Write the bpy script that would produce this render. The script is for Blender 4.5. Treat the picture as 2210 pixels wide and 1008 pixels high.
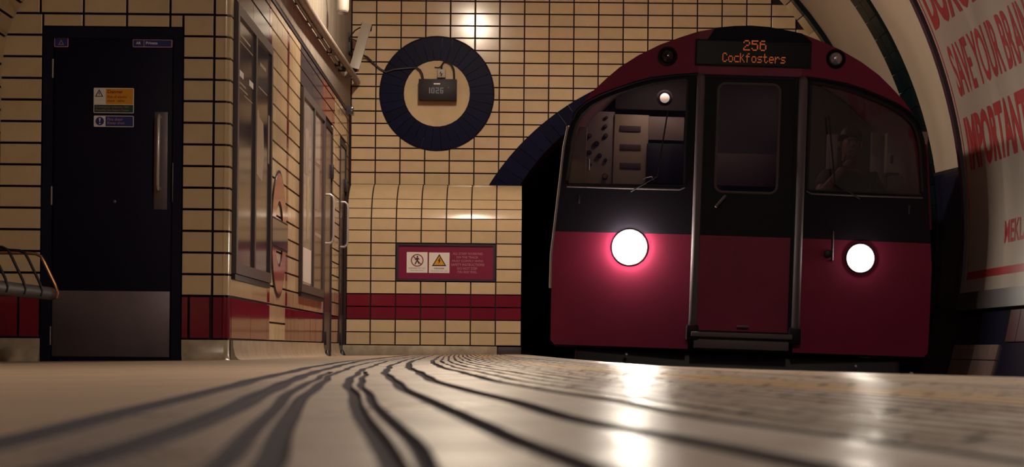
import bpy, bmesh, math, random
from mathutils import Vector, Matrix, Euler
from mathutils.geometry import tessellate_polygon
random.seed(7)
SC = bpy.context.scene
for o in list(bpy.data.objects):
    bpy.data.objects.remove(o, do_unlink=True)
C = SC.collection

# ------------------------------------------------------------------ camera, world, exposure
ZC = 0.065                       # lens height: the camera lies on the platform
FPX = 4200.0                     # focal length in pixels of the 2210 px wide frame
TH = math.radians(0.55)
cam_d = bpy.data.cameras.new('camera')
cam_d.sensor_width = 36.0
cam_d.lens = FPX / 2210.0 * 36.0
cam_d.shift_x = 13.0 / 2210.0
cam_d.shift_y = 248.0 / 2210.0
cam_d.clip_start = 0.05
cam_d.clip_end = 200
cam_d.dof.use_dof = True
cam_d.dof.focus_distance = 14.0
cam_d.dof.aperture_fstop = 11.0
cam = bpy.data.objects.new('camera', cam_d)
cam.matrix_world = (Matrix.Translation((0, 0, ZC)) @ Matrix.Rotation(math.pi / 2, 4, 'X')
                    @ Matrix.Rotation(TH, 4, 'Z'))
C.objects.link(cam)
SC.camera = cam

w = bpy.data.worlds.new('world')
w.use_nodes = True
w.node_tree.nodes['Background'].inputs[0].default_value = (0.34, 0.25, 0.58, 1)
w.node_tree.nodes['Background'].inputs[1].default_value = 0.060
SC.world = w
SC.view_settings.view_transform = 'Standard'
SC.view_settings.look = 'None'
SC.view_settings.gamma = 1.0
SC.view_settings.use_curve_mapping = False
SC.view_settings.exposure = 0.0

LAMP_COL = (1.0, 0.83, 0.64)
# end-wall platform lamp, then two added unseen fill lamps: x, y, z, emission strength
LAMPS = [(-0.43, 16.0, 3.98, 270.0), (1.40, 5.0, 3.60, 240.0), (0.9, 0.3, 3.6, 22.0)]
HEADLIGHT_LEFT, HEADLIGHT_RIGHT = 230.0, 85.0
CAB_LAMP = 0.7
CAB_FILL = 22.0


# ------------------------------------------------------------------ helpers
def un(px, py):
    dx, dy = px - 1092.0, py - 752.0
    return (dx * math.cos(TH) + dy * math.sin(TH), -dx * math.sin(TH) + dy * math.cos(TH))


def P(px, py, Y):
    """world point at depth Y that stands where the photograph shows pixel px, py"""
    a, b = un(px, py)
    return Vector((a * Y / FPX, Y, ZC - b * Y / FPX))


def mat(name, col, rough=0.5, metal=0.0, spec=0.5, coat=0.0, var=0.0, nscale=6.0, bump=0.0, bscale=30.0,
        objvar=0.0, emit=None, estr=0.0, col2=None, rvar=0.0, stretch=None, glow_sheen=0.0):
    m = bpy.data.materials.new(name)
    m.use_nodes = True
    nt = m.node_tree
    p = nt.nodes['Principled BSDF']
    p.inputs['Base Color'].default_value = (*col, 1)
    p.inputs['Roughness'].default_value = rough
    p.inputs['Metallic'].default_value = metal
    p.inputs['Specular IOR Level'].default_value = spec
    p.inputs['Coat Weight'].default_value = coat
    p.inputs['Coat Roughness'].default_value = 0.06
    p.inputs['Sheen Weight'].default_value = glow_sheen  # whitish sheen that imitates headlight glow on the train paint
    p.inputs['Sheen Roughness'].default_value = 0.6
    p.inputs['Sheen Tint'].default_value = (0.85, 0.72, 0.6, 1)
    if emit:
        p.inputs['Emission Color'].default_value = (*emit, 1)
        p.inputs['Emission Strength'].default_value = estr
    N, L = nt.nodes.new, nt.links.new
    if var or bump or rvar:
        g = N('ShaderNodeNewGeometry')
        src = g.outputs['Position']
        if stretch:
            mp = N('ShaderNodeMapping')
            mp.inputs['Scale'].default_value = stretch
            L(src, mp.inputs['Vector'])
            src = mp.outputs['Vector']
    last = None
    if var or rvar:
        n = N('ShaderNodeTexNoise')
        n.inputs['Scale'].default_value = nscale
        n.inputs['Detail'].default_value = 5
        n.inputs['Roughness'].default_value = 0.6
        L(src, n.inputs['Vector'])
    if var:
        mx = N('ShaderNodeMix')
        mx.data_type = 'RGBA'
        c2 = col2 if col2 else tuple(max(0, c * (1 - var)) for c in col)
        c1 = col if col2 else tuple(min(1, c * (1 + var * 0.5)) for c in col)
        mx.inputs[6].default_value = (*c1, 1)
        mx.inputs[7].default_value = (*c2, 1)
        r = N('ShaderNodeMapRange')
        r.inputs[1].default_value = 0.32
        r.inputs[2].default_value = 0.68
        L(n.outputs['Fac'], r.inputs[0])
        L(r.outputs[0], mx.inputs[0])
        last = mx.outputs[2]
    if rvar:
        r2 = N('ShaderNodeMapRange')
        r2.inputs[1].default_value = 0.3
        r2.inputs[2].default_value = 0.7
        r2.inputs[3].default_value = max(0.02, rough - rvar)
        r2.inputs[4].default_value = rough + rvar
        L(n.outputs['Fac'], r2.inputs[0])
        L(r2.outputs[0], p.inputs['Roughness'])
    if objvar:
        oi = N('ShaderNodeObjectInfo')
        hs = N('ShaderNodeHueSaturation')
        r3 = N('ShaderNodeMapRange')
        r3.inputs[3].default_value = 1 - objvar
        r3.inputs[4].default_value = 1 + objvar
        L(oi.outputs['Random'], r3.inputs[0])
        L(r3.outputs[0], hs.inputs['Value'])
        if last:
            L(last, hs.inputs['Color'])
        else:
            hs.inputs['Color'].default_value = (*col, 1)
        last = hs.outputs['Color']
    if last:
        L(last, p.inputs['Base Color'])
    if bump:
        n2 = N('ShaderNodeTexNoise')
        n2.inputs['Scale'].default_value = bscale
        n2.inputs['Detail'].default_value = 4
        L(src, n2.inputs['Vector'])
        b = N('ShaderNodeBump')
        b.inputs['Strength'].default_value = bump
        b.inputs['Distance'].default_value = 0.01
        L(n2.outputs['Fac'], b.inputs['Height'])
        L(b.outputs['Normal'], p.inputs['Normal'])
    return m


def glass_mat(name, tint=(0.75, 0.74, 0.80)):
    m = bpy.data.materials.new(name)
    m.use_nodes = True
    nt = m.node_tree
    nt.nodes.clear()
    N, L = nt.nodes.new, nt.links.new
    o = N('ShaderNodeOutputMaterial')
    t = N('ShaderNodeBsdfTransparent')
    t.inputs[0].default_value = (*tint, 1)
    g = N('ShaderNodeBsdfGlossy')
    g.inputs['Roughness'].default_value = 0.03
    f = N('ShaderNodeFresnel')
    f.inputs[0].default_value = 1.5
    x = N('ShaderNodeMixShader')
    L(f.outputs[0], x.inputs[0])
    L(t.outputs[0], x.inputs[1])
    L(g.outputs[0], x.inputs[2])
    L(x.outputs[0], o.inputs[0])
    return m


class MB:
    def __init__(self):
        self.v, self.f = [], []

    def add(self, vs, fs):
        n = len(self.v)
        self.v += [Vector(p) for p in vs]
        self.f += [[i + n for i in q] for q in fs]

    def box(self, c, s, R=None):
        c = Vector(c)
        vs = []
        for z in (-.5, .5):
            for y in (-.5, .5):
                for x in (-.5, .5):
                    d = Vector((x * s[0], y * s[1], z * s[2]))
                    vs.append(c + (R @ d if R else d))
        self.add(vs, [(0, 2, 3, 1), (4, 5, 7, 6), (0, 1, 5, 4), (2, 6, 7, 3), (0, 4, 6, 2), (1, 3, 7, 5)])
        return self

    def bbox(self, c, s, b, R=None):
        """box with chamfered edges"""
        bm = bmesh.new()
        bmesh.ops.create_cube(bm, size=1)
        for v in bm.verts:
            v.co = Vector((v.co.x * s[0], v.co.y * s[1], v.co.z * s[2]))
        bmesh.ops.bevel(bm, geom=bm.edges[:], offset=b, segments=2, affect='EDGES', profile=0.5)
        c = Vector(c)
        bm.verts.index_update()
        self.add([c + (R @ v.co if R else v.co) for v in bm.verts], [[v.index for v in f.verts] for f in bm.faces])
        bm.free()
        return self

    def tube(self, pts, r, n=8, cap=True):
        pts = [Vector(p) for p in pts]
        rs = r if isinstance(r, (list, tuple)) else [r] * len(pts)
        vs, fs = [], []
        up = None
        for i, p in enumerate(pts):
            t = (pts[min(i + 1, len(pts) - 1)] - pts[max(i - 1, 0)]).normalized()
            if up is None:
                up = Vector((0, 0, 1)) if abs(t.z) < .9 else Vector((1, 0, 0))
            a = t.cross(up).normalized()
            b = a.cross(t).normalized()
            up = b
            for k in range(n):
                an = 2 * math.pi * k / n
                vs.append(p + (a * math.cos(an) + b * math.sin(an)) * rs[i])
        for i in range(len(pts) - 1):
            for k in range(n):
                fs.append((i * n + k, i * n + (k + 1) % n, (i + 1) * n + (k + 1) % n, (i + 1) * n + k))
        if cap:
            fs.append(tuple(range(n))[::-1])
            fs.append(tuple((len(pts) - 1) * n + k for k in range(n)))
        self.add(vs, fs)
        return self

    def lathe(self, prof, c, axis=(0, -1, 0), n=24):
        """prof: list of (radius, height along axis)"""
        c, ax = Vector(c), Vector(axis).normalized()
        a = ax.orthogonal().normalized()
        b = ax.cross(a)
        vs, fs = [], []
        for r, h in prof:
            for k in range(n):
                t = 2 * math.pi * k / n
                vs.append(c + ax * h + (a * math.cos(t) + b * math.sin(t)) * r)
        for i in range(len(prof) - 1):
            for k in range(n):
                fs.append((i * n + k, i * n + (k + 1) % n, (i + 1) * n + (k + 1) % n, (i + 1) * n + k))
        fs.append(tuple(range(n))[::-1])
        fs.append(tuple((len(prof) - 1) * n + k for k in range(n)))
        self.add(vs, fs)
        return self

    def plate(self, outer, holes, fn, d0, d1):
        """2D polygon with holes, mapped by fn(u, v, d) and extruded from d0 to d1 (front)"""
        loops = [outer] + list(holes)
        flat = [p for l in loops for p in l]
        tri = tessellate_polygon([[Vector((p[0], p[1], 0)) for p in l] for l in loops])
        n = len(flat)
        vs = [fn(p[0], p[1], d1) for p in flat] + [fn(p[0], p[1], d0) for p in flat]
        fs = [tuple(t) for t in tri] + [tuple(i + n for i in t[::-1]) for t in tri]
        k = 0
        for l in loops:
            for i in range(len(l)):
                a, b = k + i, k + (i + 1) % len(l)
                fs.append((a, b, b + n, a + n))
            k += len(l)
        self.add(vs, fs)
        return self

    def chip(self, poly, fn, t, bev=0.004, gap=0.004):
        """one tile: polygon shrunk by the joint, with a soft chamfered front"""
        cx = sum(p[0] for p in poly) / len(poly)
        cy = sum(p[1] for p in poly) / len(poly)

        def sh(p, k):
            d = math.hypot(p[0] - cx, p[1] - cy)
            q = max(0.1, 1 - k * 1.35 / d)
            return (cx + (p[0] - cx) * q, cy + (p[1] - cy) * q)
        n = len(poly)
        a = [sh(p, gap) for p in poly]
        b = [sh(p, gap + bev) for p in poly]
        vs = [fn(*p, 0) for p in a] + [fn(*p, t - bev * .6) for p in a] + [fn(*p, t) for p in b]
        fs = [tuple(range(2 * n, 3 * n))]
        for i in range(n):
            j = (i + 1) % n
            fs += [(i, j, n + j, n + i), (n + i, n + j, 2 * n + j, 2 * n + i)]
        self.add(vs, fs)
        return self

    def grid(self, fn, nu, nv):
        vs = [fn(i / nu, j / nv) for j in range(nv + 1) for i in range(nu + 1)]
        fs = []
        for j in range(nv):
            for i in range(nu):
                a = j * (nu + 1) + i
                fs.append((a, a + 1, a + nu + 2, a + nu + 1))
        self.add(vs, fs)
        return self

    def mesh(self, name, m, angle=40, fix=True):
        me = bpy.data.meshes.new(name)
        me.from_pydata([tuple(p) for p in self.v], [], self.f)
        if fix:
            bm = bmesh.new()
            bm.from_mesh(me)
            bmesh.ops.recalc_face_normals(bm, faces=bm.faces[:])
            bm.to_mesh(me)
            bm.free()
        me.materials.append(m)
        me.shade_smooth()
        me.set_sharp_from_angle(angle=math.radians(angle))
        return me

    def build(self, name, m, parent=None, fix=True, angle=40):
        o = bpy.data.objects.new(name, self.mesh(name, m, angle, fix))
        C.objects.link(o)
        if parent:
            o.parent = parent
        return o


def thing(name, label, cat, loc=(0, 0, 0), rot=(0, 0, 0), group=None):
    o = bpy.data.objects.new(name, None)
    o.empty_display_size = 0.1
    C.objects.link(o)
    o.location = loc
    o.rotation_euler = rot
    return tag(o, label, cat, group)


def tag(o, label, cat, group=None):
    o['label'] = label
    o['category'] = cat
    if group:
        o['group'] = group
    return o


def struct(o, label=None, cat=None):
    o['kind'] = 'structure'
    if label:
        o['label'] = label
    if cat:
        o['category'] = cat
    return o


def place(name, me, parent, M):
    o = bpy.data.objects.new(name, me)
    C.objects.link(o)
    if parent:
        o.parent = parent
    o.matrix_basis = M
    return o


def frame(o, u, v, n):
    u, v, n = Vector(u), Vector(v), Vector(n)
    M = Matrix((u, v, n)).transposed().to_4x4()
    M.translation = Vector(o)
    return M


def text2d(s, size=1.0, bold=0.0, align='LEFT', space=1.0):
    cu = bpy.data.curves.new('t', 'FONT')
    cu.body = s
    cu.size = size
    cu.align_x = align
    cu.space_character = space
    cu.offset = bold
    cu.resolution_u = 3
    ob = bpy.data.objects.new('t', cu)
    C.objects.link(ob)
    me = ob.to_mesh()
    vs = [(v.co.x, v.co.y) for v in me.vertices]
    fs = [tuple(p.vertices) for p in me.polygons]
    ob.to_mesh_clear()
    bpy.data.objects.remove(ob)
    bpy.data.curves.remove(cu)
    return vs, fs


def fit_text(s, x0, x1, y0, y1, bold=0.0, space=1.0):
    """text stretched into a box"""
    vs, fs = text2d(s, 1.0, bold, 'LEFT', space)
    ax, bx = min(v[0] for v in vs), max(v[0] for v in vs)
    ay, by = min(v[1] for v in vs), max(v[1] for v in vs)
    return [(x0 + (v[0] - ax) / (bx - ax) * (x1 - x0), y0 + (v[1] - ay) / (by - ay) * (y1 - y0)) for v in vs], fs


def texts(items, fn, d, name, m, parent):
    """items: (string, x0, x1, y0, y1[, bold]); one mesh per line of print"""
    for it in items:
        vs, fs = fit_text(*it)
        mb = MB()
        mb.add([fn(v[0], v[1], d) for v in vs], fs)
        o = mb.build(name, m, parent, fix=False)
    return o


def circle2(cx, cy, r, n=32, a0=0.0, a1=2 * math.pi):
    full = abs(a1 - a0 - 2 * math.pi) < 1e-6
    k = n if full else n + 1
    return [(cx + r * math.cos(a0 + (a1 - a0) * i / n), cy + r * math.sin(a0 + (a1 - a0) * i / n)) for i in range(k)]


def rect2(x0, x1, y0, y1):
    return [(x0, y0), (x1, y0), (x1, y1), (x0, y1)]


def rrect2(x0, x1, y0, y1, r, n=4):
    out = []
    for cx, cy, a in ((x1 - r, y1 - r, 0), (x0 + r, y1 - r, 90), (x0 + r, y0 + r, 180), (x1 - r, y0 + r, 270)):
        for i in range(n + 1):
            t = math.radians(a + 90 * i / n)
            out.append((cx + r * math.cos(t), cy + r * math.sin(t)))
    return out


# ------------------------------------------------------------------ materials
M_TILE = mat('cream_glazed_tile', (0.58, 0.43, 0.262), 0.15, spec=0.45, objvar=0.07, var=0.06, nscale=9)
M_REDT = mat('burgundy_glazed_tile', (0.17, 0.012, 0.025), 0.10, spec=0.6, objvar=0.12)
M_TILE_SHADE = mat('shaded_cream_tile', (0.20, 0.135, 0.125), 0.35, objvar=0.07, var=0.2)  # this and the next: tile colours dulled to paint in shade
M_REDT_SHADE = mat('shaded_burgundy_tile', (0.060, 0.005, 0.014), 0.35, objvar=0.1)
M_GROUT = mat('dark_grout', (0.020, 0.008, 0.010), 0.9)
M_NAVY = mat('navy_glazed_tile', (0.0030, 0.0026, 0.022), 0.4, spec=0.06, objvar=0.25)
M_GREEN = mat('dark_green_glazed_tile', (0.002, 0.009, 0.011), 0.3, spec=0.2, objvar=0.25)
M_PLASTER = mat('cream_plaster', (0.58, 0.43, 0.25), 0.7, var=0.10, nscale=5, bump=0.1)
M_PANEL = mat('grey_beige_plaster', (0.29, 0.25, 0.20), 0.6, var=0.30, nscale=3.0, stretch=(1, 3, 0.5), bump=0.1)
M_VAULT = mat('cream_vault_lining', (0.45, 0.37, 0.29), 0.42, var=0.06, nscale=1.5)
M_DOOR = mat('dark_navy_painted_door', (0.0050, 0.0035, 0.017), 0.5, spec=0.15)
M_FRAME = mat('dark_navy_door_frame', (0.0042, 0.0035, 0.018), 0.45, spec=0.2)
M_STEEL = mat('brushed_steel', (0.17, 0.135, 0.15), 0.46, metal=0.75, var=0.18, nscale=4, rvar=0.06)
M_CHROME = mat('polished_steel', (0.60, 0.55, 0.53), 0.3, metal=0.6)
M_BLACK = mat('black_metal', (0.010, 0.008, 0.016), 0.5)
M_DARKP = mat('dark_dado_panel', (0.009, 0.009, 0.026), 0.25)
M_WHITE = mat('sign_white', (0.72, 0.66, 0.62), 0.4)
M_AMBER = mat('sign_amber', (0.65, 0.27, 0.01), 0.4)
M_SBLUE = mat('sign_blue', (0.012, 0.022, 0.16), 0.4)
M_SGREEN = mat('sign_dark_green', (0.012, 0.045, 0.035), 0.4)
M_SRED = mat('sign_red', (0.20, 0.010, 0.045), 0.28, var=0.05)
M_INK = mat('sign_black', (0.012, 0.008, 0.008), 0.5)
M_INKR = mat('sign_print_red', (0.18, 0.010, 0.010), 0.5)
M_PINK = mat('sign_pale_print', (0.42, 0.20, 0.24), 0.5)
M_BASE = mat('worn_terrazzo_base', (0.42, 0.34, 0.25), 0.32, var=0.30, nscale=9, bump=0.05)
M_FLOOR = mat('worn_beige_paving', (0.32, 0.262, 0.225), 0.34, spec=0.35, var=0.22, nscale=5, objvar=0.07, bump=0.15, bscale=60, rvar=0.1)
M_SLAB = mat('smooth_platform_slab', (0.36, 0.265, 0.19), 0.45, spec=0.3, var=0.12, nscale=3, objvar=0.03, rvar=0.06)
M_RIB = mat('ribbed_paving', (0.34, 0.265, 0.21), 0.32, spec=0.45, var=0.22, nscale=10, objvar=0.10, bump=0.25, bscale=45, rvar=0.1)
M_YRIB = mat('worn_yellow_painted_paving', (0.46, 0.28, 0.10), 0.33, spec=0.5, var=0.30, nscale=10, objvar=0.10, bump=0.25, bscale=45)
M_DIRT = mat('dirt_filled_groove', (0.028, 0.019, 0.036), 0.9)
M_JOINT = mat('pale_joint', (0.46, 0.33, 0.27), 0.6)
M_PIT = mat('sooty_concrete', (0.014, 0.012, 0.018), 0.9, var=0.4, nscale=3)
M_SOOT = mat('sooty_tunnel_lining', (0.010, 0.009, 0.020), 0.7)
M_RAIL = mat('rail_steel', (0.2, 0.17, 0.15), 0.3, metal=1.0)
M_TRED = mat('train_red_paint', (0.19, 0.006, 0.040), 0.45, spec=0.22, coat=0.0, glow_sheen=0.12, var=0.12, nscale=2.5)
M_TDARK = mat('train_charcoal_paint', (0.0080, 0.0055, 0.0135), 0.5, spec=0.10, glow_sheen=0.08)
M_TSEAL = mat('rubber_seal', (0.006, 0.005, 0.010), 0.55)
M_TGREY = mat('train_grey_metal', (0.10, 0.075, 0.090), 0.55, spec=0.3)
M_TSILV = mat('train_pale_strip', (0.55, 0.50, 0.50), 0.4, metal=0.2)
M_TROOF = mat('train_dark_roof', (0.003, 0.003, 0.012), 0.6, spec=0.15)
M_CREAM = mat('cab_cream_panel', (0.40, 0.30, 0.21), 0.5, var=0.08)
M_CREAM2 = mat('cab_grey_panel', (0.26, 0.20, 0.17), 0.5, var=0.1)
M_SLOT = mat('cab_dark_slot', (0.09, 0.055, 0.055), 0.6)
M_CDARK = mat('cab_dark_screen', (0.008, 0.006, 0.020), 0.5)
M_CABIN = mat('cab_lining', (0.045, 0.035, 0.035), 0.7)
M_GLASS = glass_mat('windscreen_glass')
M_LENS = mat('clear_lamp_lens', (0.35, 0.31, 0.34), 0.08, metal=0.6)
M_LENSD = mat('dark_lamp_lens', (0.02, 0.006, 0.014), 0.12)
M_HL = mat('headlight_left_lit', (0.9, 0.9, 0.85), 0.3, emit=(1.0, 0.90, 0.74), estr=HEADLIGHT_LEFT)
M_HR = mat('headlight_right_lit', (0.9, 0.9, 0.85), 0.3, emit=(1.0, 0.90, 0.74), estr=HEADLIGHT_RIGHT)
M_ORANGE = mat('display_orange', (0.3, 0.05, 0.01), 0.5, emit=(1.0, 0.20, 0.035), estr=0.24)
M_DISP = mat('display_dark_glass', (0.006, 0.006, 0.011), 0.3, spec=0.06)
M_DIGIT = mat('clock_digit', (0.05, 0.04, 0.05), 0.5, emit=(0.75, 0.66, 0.68), estr=0.075)
M_DOT = mat('clock_red_dot', (0.1, 0.0, 0.0), 0.5, emit=(1.0, 0.06, 0.04), estr=0.35)
M_CLOCK = mat('clock_case', (0.020, 0.014, 0.020), 0.5, spec=0.25)
M_POSTER = mat('poster_paper', (0.33, 0.275, 0.24), 0.45, var=0.04, nscale=2)
M_PRED = mat('poster_red_print', (0.30, 0.022, 0.026), 0.45)
M_PFRAME = mat('poster_dark_frame', (0.030, 0.014, 0.034), 0.4)
M_GFRAME = mat('poster_grey_sill', (0.045, 0.034, 0.040), 0.5)
M_ADFR = mat('anodised_poster_frame', (0.095, 0.078, 0.080), 0.38, metal=0.3)
M_ADARK = mat('dark_poster_print', (0.020, 0.015, 0.028), 0.12, spec=0.6)
M_APALE = mat('pale_poster_print', (0.30, 0.26, 0.24), 0.15, spec=0.6, var=0.25, nscale=2.0)
M_ARED = mat('dark_red_poster_print', (0.07, 0.02, 0.025), 0.14, spec=0.6)
M_APR = mat('pale_ink_and_reflection', (0.38, 0.30, 0.22), 0.3)
M_ENAM = mat('red_enamel', (0.30, 0.05, 0.05), 0.12, spec=0.6)
M_ENAMB = mat('navy_enamel', (0.016, 0.014, 0.05), 0.10, spec=0.6)
M_HEADER = mat('dark_grey_tile_panel', (0.060, 0.048, 0.058), 0.12, spec=0.6)
M_BROWN = mat('brown_metal_door', (0.11, 0.065, 0.055), 0.22, spec=0.6)
M_PIPE = mat('painted_conduit', (0.30, 0.25, 0.20), 0.45, var=0.25, nscale=8)
M_CCTV = mat('pale_grey_housing', (0.36, 0.31, 0.26), 0.45)
M_BENCH = mat('bench_grey_seat', (0.10, 0.08, 0.09), 0.4)
M_ROD = mat('bench_dark_rod', (0.008, 0.005, 0.010), 0.5, spec=0.2)
M_ROD_LIT = mat('bench_lit_rod', (0.28, 0.13, 0.05), 0.3, metal=0.6)
M_SKIN = mat('skin', (0.19, 0.055, 0.048), 0.5)
M_SHIRT = mat('dark_shirt', (0.012, 0.011, 0.026), 0.8)
M_HAIR = mat('dark_hair', (0.012, 0.006, 0.006), 0.6)
M_EYE = mat('eye', (0.16, 0.12, 0.11), 0.2)
M_TUBE = mat('lamp_diffuser', (0.9, 0.9, 0.9), 0.4, emit=LAMP_COL, estr=1.0)

# ------------------------------------------------------------------ platform floor surface
def fb(Y):
    return 0.048 + 0.012 * min(1.0, max(0.0, (Y - 1) / 11.0))


def zf(x, Y):
    return ZC - (fb(Y) - 0.0155 * x)


LINES = {   # grooves worn into the platform, (y, x), bending gently left like the platform does
    'L1': [(0, -.235), (1.02, -.264), (1.35, -.285), (1.78, -.318), (2.33, -.356), (3.38, -.43), (5.65, -.578), (9.24, -.765), (13.67, -.868), (20, -.96)],
    'L2': [(0, -.18), (.81, -.183), (.97, -.187), (1.23, -.2), (1.52, -.222), (2.51, -.297), (3.53, -.38), (4.69, -.45), (6.5, -.555), (10.1, -.745), (13.2, -.83), (20, -.92)],
    'L3c': [(0, -.09), (.8, -.118), (1.14, -.149), (1.62, -.192), (2.41, -.26), (3.85, -.362), (5, -.43)],
    'L3': [(0, -.06), (.8, -.098), (1.02, -.12), (1.53, -.168), (2.4, -.24), (3.85, -.346), (4.65, -.395), (6.67, -.508), (8.66, -.59), (12.25, -.702), (20, -.86)],
    'L4': [(0, .01), (.79, -.041), (1.07, -.068), (1.36, -.1), (2.02, -.157), (2.61, -.208), (3.26, -.26), (3.98, -.306), (5.1, -.372), (9.44, -.575), (13.06, -.675), (20, -.82)],
    'L4c': [(0, .02), (.97, -.042), (1.34, -.082), (1.76, -.121), (2.68, -.196), (3.48, -.256), (4.41, -.318), (5, -.35)],
    'L5': [(0, .1), (.78, .034), (1.0, .005), (1.23, -.017), (1.65, -.053), (2.16, -.103), (2.98, -.172), (3.95, -.243), (5.07, -.31), (6.2, -.37), (10.3, -.53), (14.1, -.645), (20, -.77)],
    'L6': [(0, .21), (.82, .121), (1.03, .092), (1.19, .066), (1.34, .046), (1.67, .018), (2.07, -.022), (2.75, -.087), (3.83, -.163), (5.45, -.268), (6.32, -.318), (8.85, -.43), (14.83, -.605), (20, -.72)],
    'edge': [(0, 1.3), (3.03, .807), (3.49, .713), (4.19, .607), (4.68, .53), (5.59, .44), (7.39, .38), (12.2, .305), (19.1, .157), (20.2, .13)],
}


def interp(pts, Y):
    if Y <= pts[0][0]:
        a, b = pts[0], pts[1]
    elif Y >= pts[-1][0]:
        a, b = pts[-2], pts[-1]
    else:
        for i in range(len(pts) - 1):
            if pts[i][0] <= Y <= pts[i + 1][0]:
                a, b = pts[i], pts[i + 1]
                break
    t = (Y - a[0]) / (b[0] - a[0])
    return a[1] + (b[1] - a[1]) * t


def lx(name, Y):
    # light smoothing of the sampled curve plus a slightly wavering hand-worn edge
    s = 0.12 * max(0.6, Y * 0.35)
    v = sum(interp(LINES[name], Y + k * s) * wt for k, wt in ((-1, .25), (0, .5), (1, .25)))
    if name == 'edge':
        return v
    ph = hash_name[name]
    return v + 0.0022 * math.sin(Y * 7.3 + ph) * min(1, Y / 3) + 0.0030 * math.sin(Y * 2.9 + ph * 2) * min(1, Y / 3)


hash_name = {'L1': .3, 'L2': 1.9, 'L3c': 2.2, 'L3': 3.1, 'L4': 4.4, 'L4c': 4.6, 'L5': 5.5, 'L6': .9}

# substrate: dark dirt bed with a platform face down to the track
GD = 0.0042
mb = MB()
ys = [-1.5 + i * 0.35 for i in range(63)]
ys = [y for y in ys if y < 20.0] + [20.0]
vs, fs = [], []
for y in ys:
    xe = lx('edge', max(y, 0)) - 0.01 if y > 0 else 1.29 - y * .16
    xs = [-3.3, -2.2, -1.2, -.6, -.2, .1, xe - .05, xe]
    for x in xs:
        vs.append((x, y, zf(x, y) - GD))
    vs.append((xe - .06, y, -1.05))
    vs.append((-3.3, y, -1.05))
n = 10
for i in range(len(ys) - 1):
    for k in range(9):
        fs.append((i * n + k, i * n + k + 1, (i + 1) * n + k + 1, (i + 1) * n + k))
mb.add(vs, fs)
floor = struct(mb.build('floor', M_DIRT, fix=False))


def strip(name, fa, fbn, Y0, Y1, g, m, parent, rows=5, up=0.0, rnd=0.0015, gy=0.001):
    """one paving piece between two curves; chamfered top"""
    mbb = MB()
    vs, fs = [], []
    for j in range(rows + 1):
        Y = Y0 + gy + (Y1 - Y0 - 2 * gy) * j / rows
        a, b = fa(Y) + g / 2, fbn(Y) - g / 2
        if b - a < .003:
            a, b = (a + b) / 2 - .0015, (a + b) / 2 + .0015
        c = min(.0025, (b - a) * .2)
        for x, dz in ((a, -GD - .002), (a, -rnd), (a + c, 0), ((a + b) / 2, up), (b - c, 0), (b, -rnd), (b, -GD - .002)):
            vs.append((x, Y, zf(x, Y) + dz))
    for j in range(rows):
        for k in range(6):
            fs.append((j * 7 + k, j * 7 + k + 1, j * 7 + k + 8, j * 7 + k + 7))
    fs.append(tuple(range(7)))
    fs.append(tuple(rows * 7 + k for k in range(7))[::-1])
    mbb.add(vs, fs)
    o = mbb.build(name, m, parent, angle=18)
    o.data.materials.append(M_DIRT)
    for p in o.data.polygons:
        if abs(p.normal.z) < .94:
            p.material_index = 1
    return o


def L(n):
    return lambda Y: lx(n, Y)


def off(n, d):
    return lambda Y: lx(n, Y) + d


cuts = [-.4, .45, .95, 1.5, 2.1, 2.75, 3.5, 4.5, 5.7, 7.0, 8.6, 10.5, 12.8, 15.5, 18.9]
WALLX = -1.64
for Y0, Y1 in zip(cuts[:-1], cuts[1:]):
    r = 6
    strip('paving_strip', off('L1', .016), off('L2', -.012), Y0, Y1, .0, M_FLOOR, floor, r)
    if Y1 <= 4.5:
        strip('paving_strip', off('L2', .012), off('L3c', -.005), Y0, Y1, .0, M_FLOOR, floor, r)
        strip('paving_strip', L('L3c'), L('L3'), Y0, Y1, .010, M_FLOOR, floor, r)
        strip('paving_strip', L('L3'), L('L4'), Y0, Y1, .012, M_FLOOR, floor, r)
        strip('paving_strip', L('L4'), L('L4c'), Y0, Y1, .008, M_FLOOR, floor, r)
        strip('paving_strip', off('L4c', -.002), off('L5', -.001), Y0, Y1, .010, M_FLOOR, floor, r)
    else:
        strip('paving_strip', off('L2', .012), off('L3', -.006), Y0, Y1, .0, M_FLOOR, floor, r)
        strip('paving_strip', L('L3'), L('L4'), Y0, Y1, .012, M_FLOOR, floor, r)
        strip('paving_strip', L('L4'), L('L5'), Y0, Y1, .012, M_FLOOR, floor, r)
    strip('paving_strip', off('L5', .001), off('L6', -.003), Y0, Y1, .012, M_FLOOR, floor, r)
    strip('paving_strip', off('L6', .003), off('L6', .090), Y0, Y1, .010, M_FLOOR, floor, r)
# smooth slabs between the groove strips and the walls
for Y0, Y1 in ((-1.5, 2.9), (2.9, 5.9), (5.9, 8.6), (8.6, 11.42)):
    strip('platform_slab', lambda Y: -2.99, off('L1', -.014), Y0, Y1, .0, M_SLAB, floor, 10, gy=0.0008)
for Y0, Y1 in ((11.42, 15.0), (15.0, 18.9)):
    strip('platform_slab', lambda Y: WALLX, off('L1', -.014), Y0, Y1, .0, M_SLAB, floor, 8, gy=0.0008)
strip('cross_joint', lambda Y: -2.9, off('L1', -.016), 5.892, 5.908, 0, M_JOINT, floor, 1, gy=0)
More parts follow.
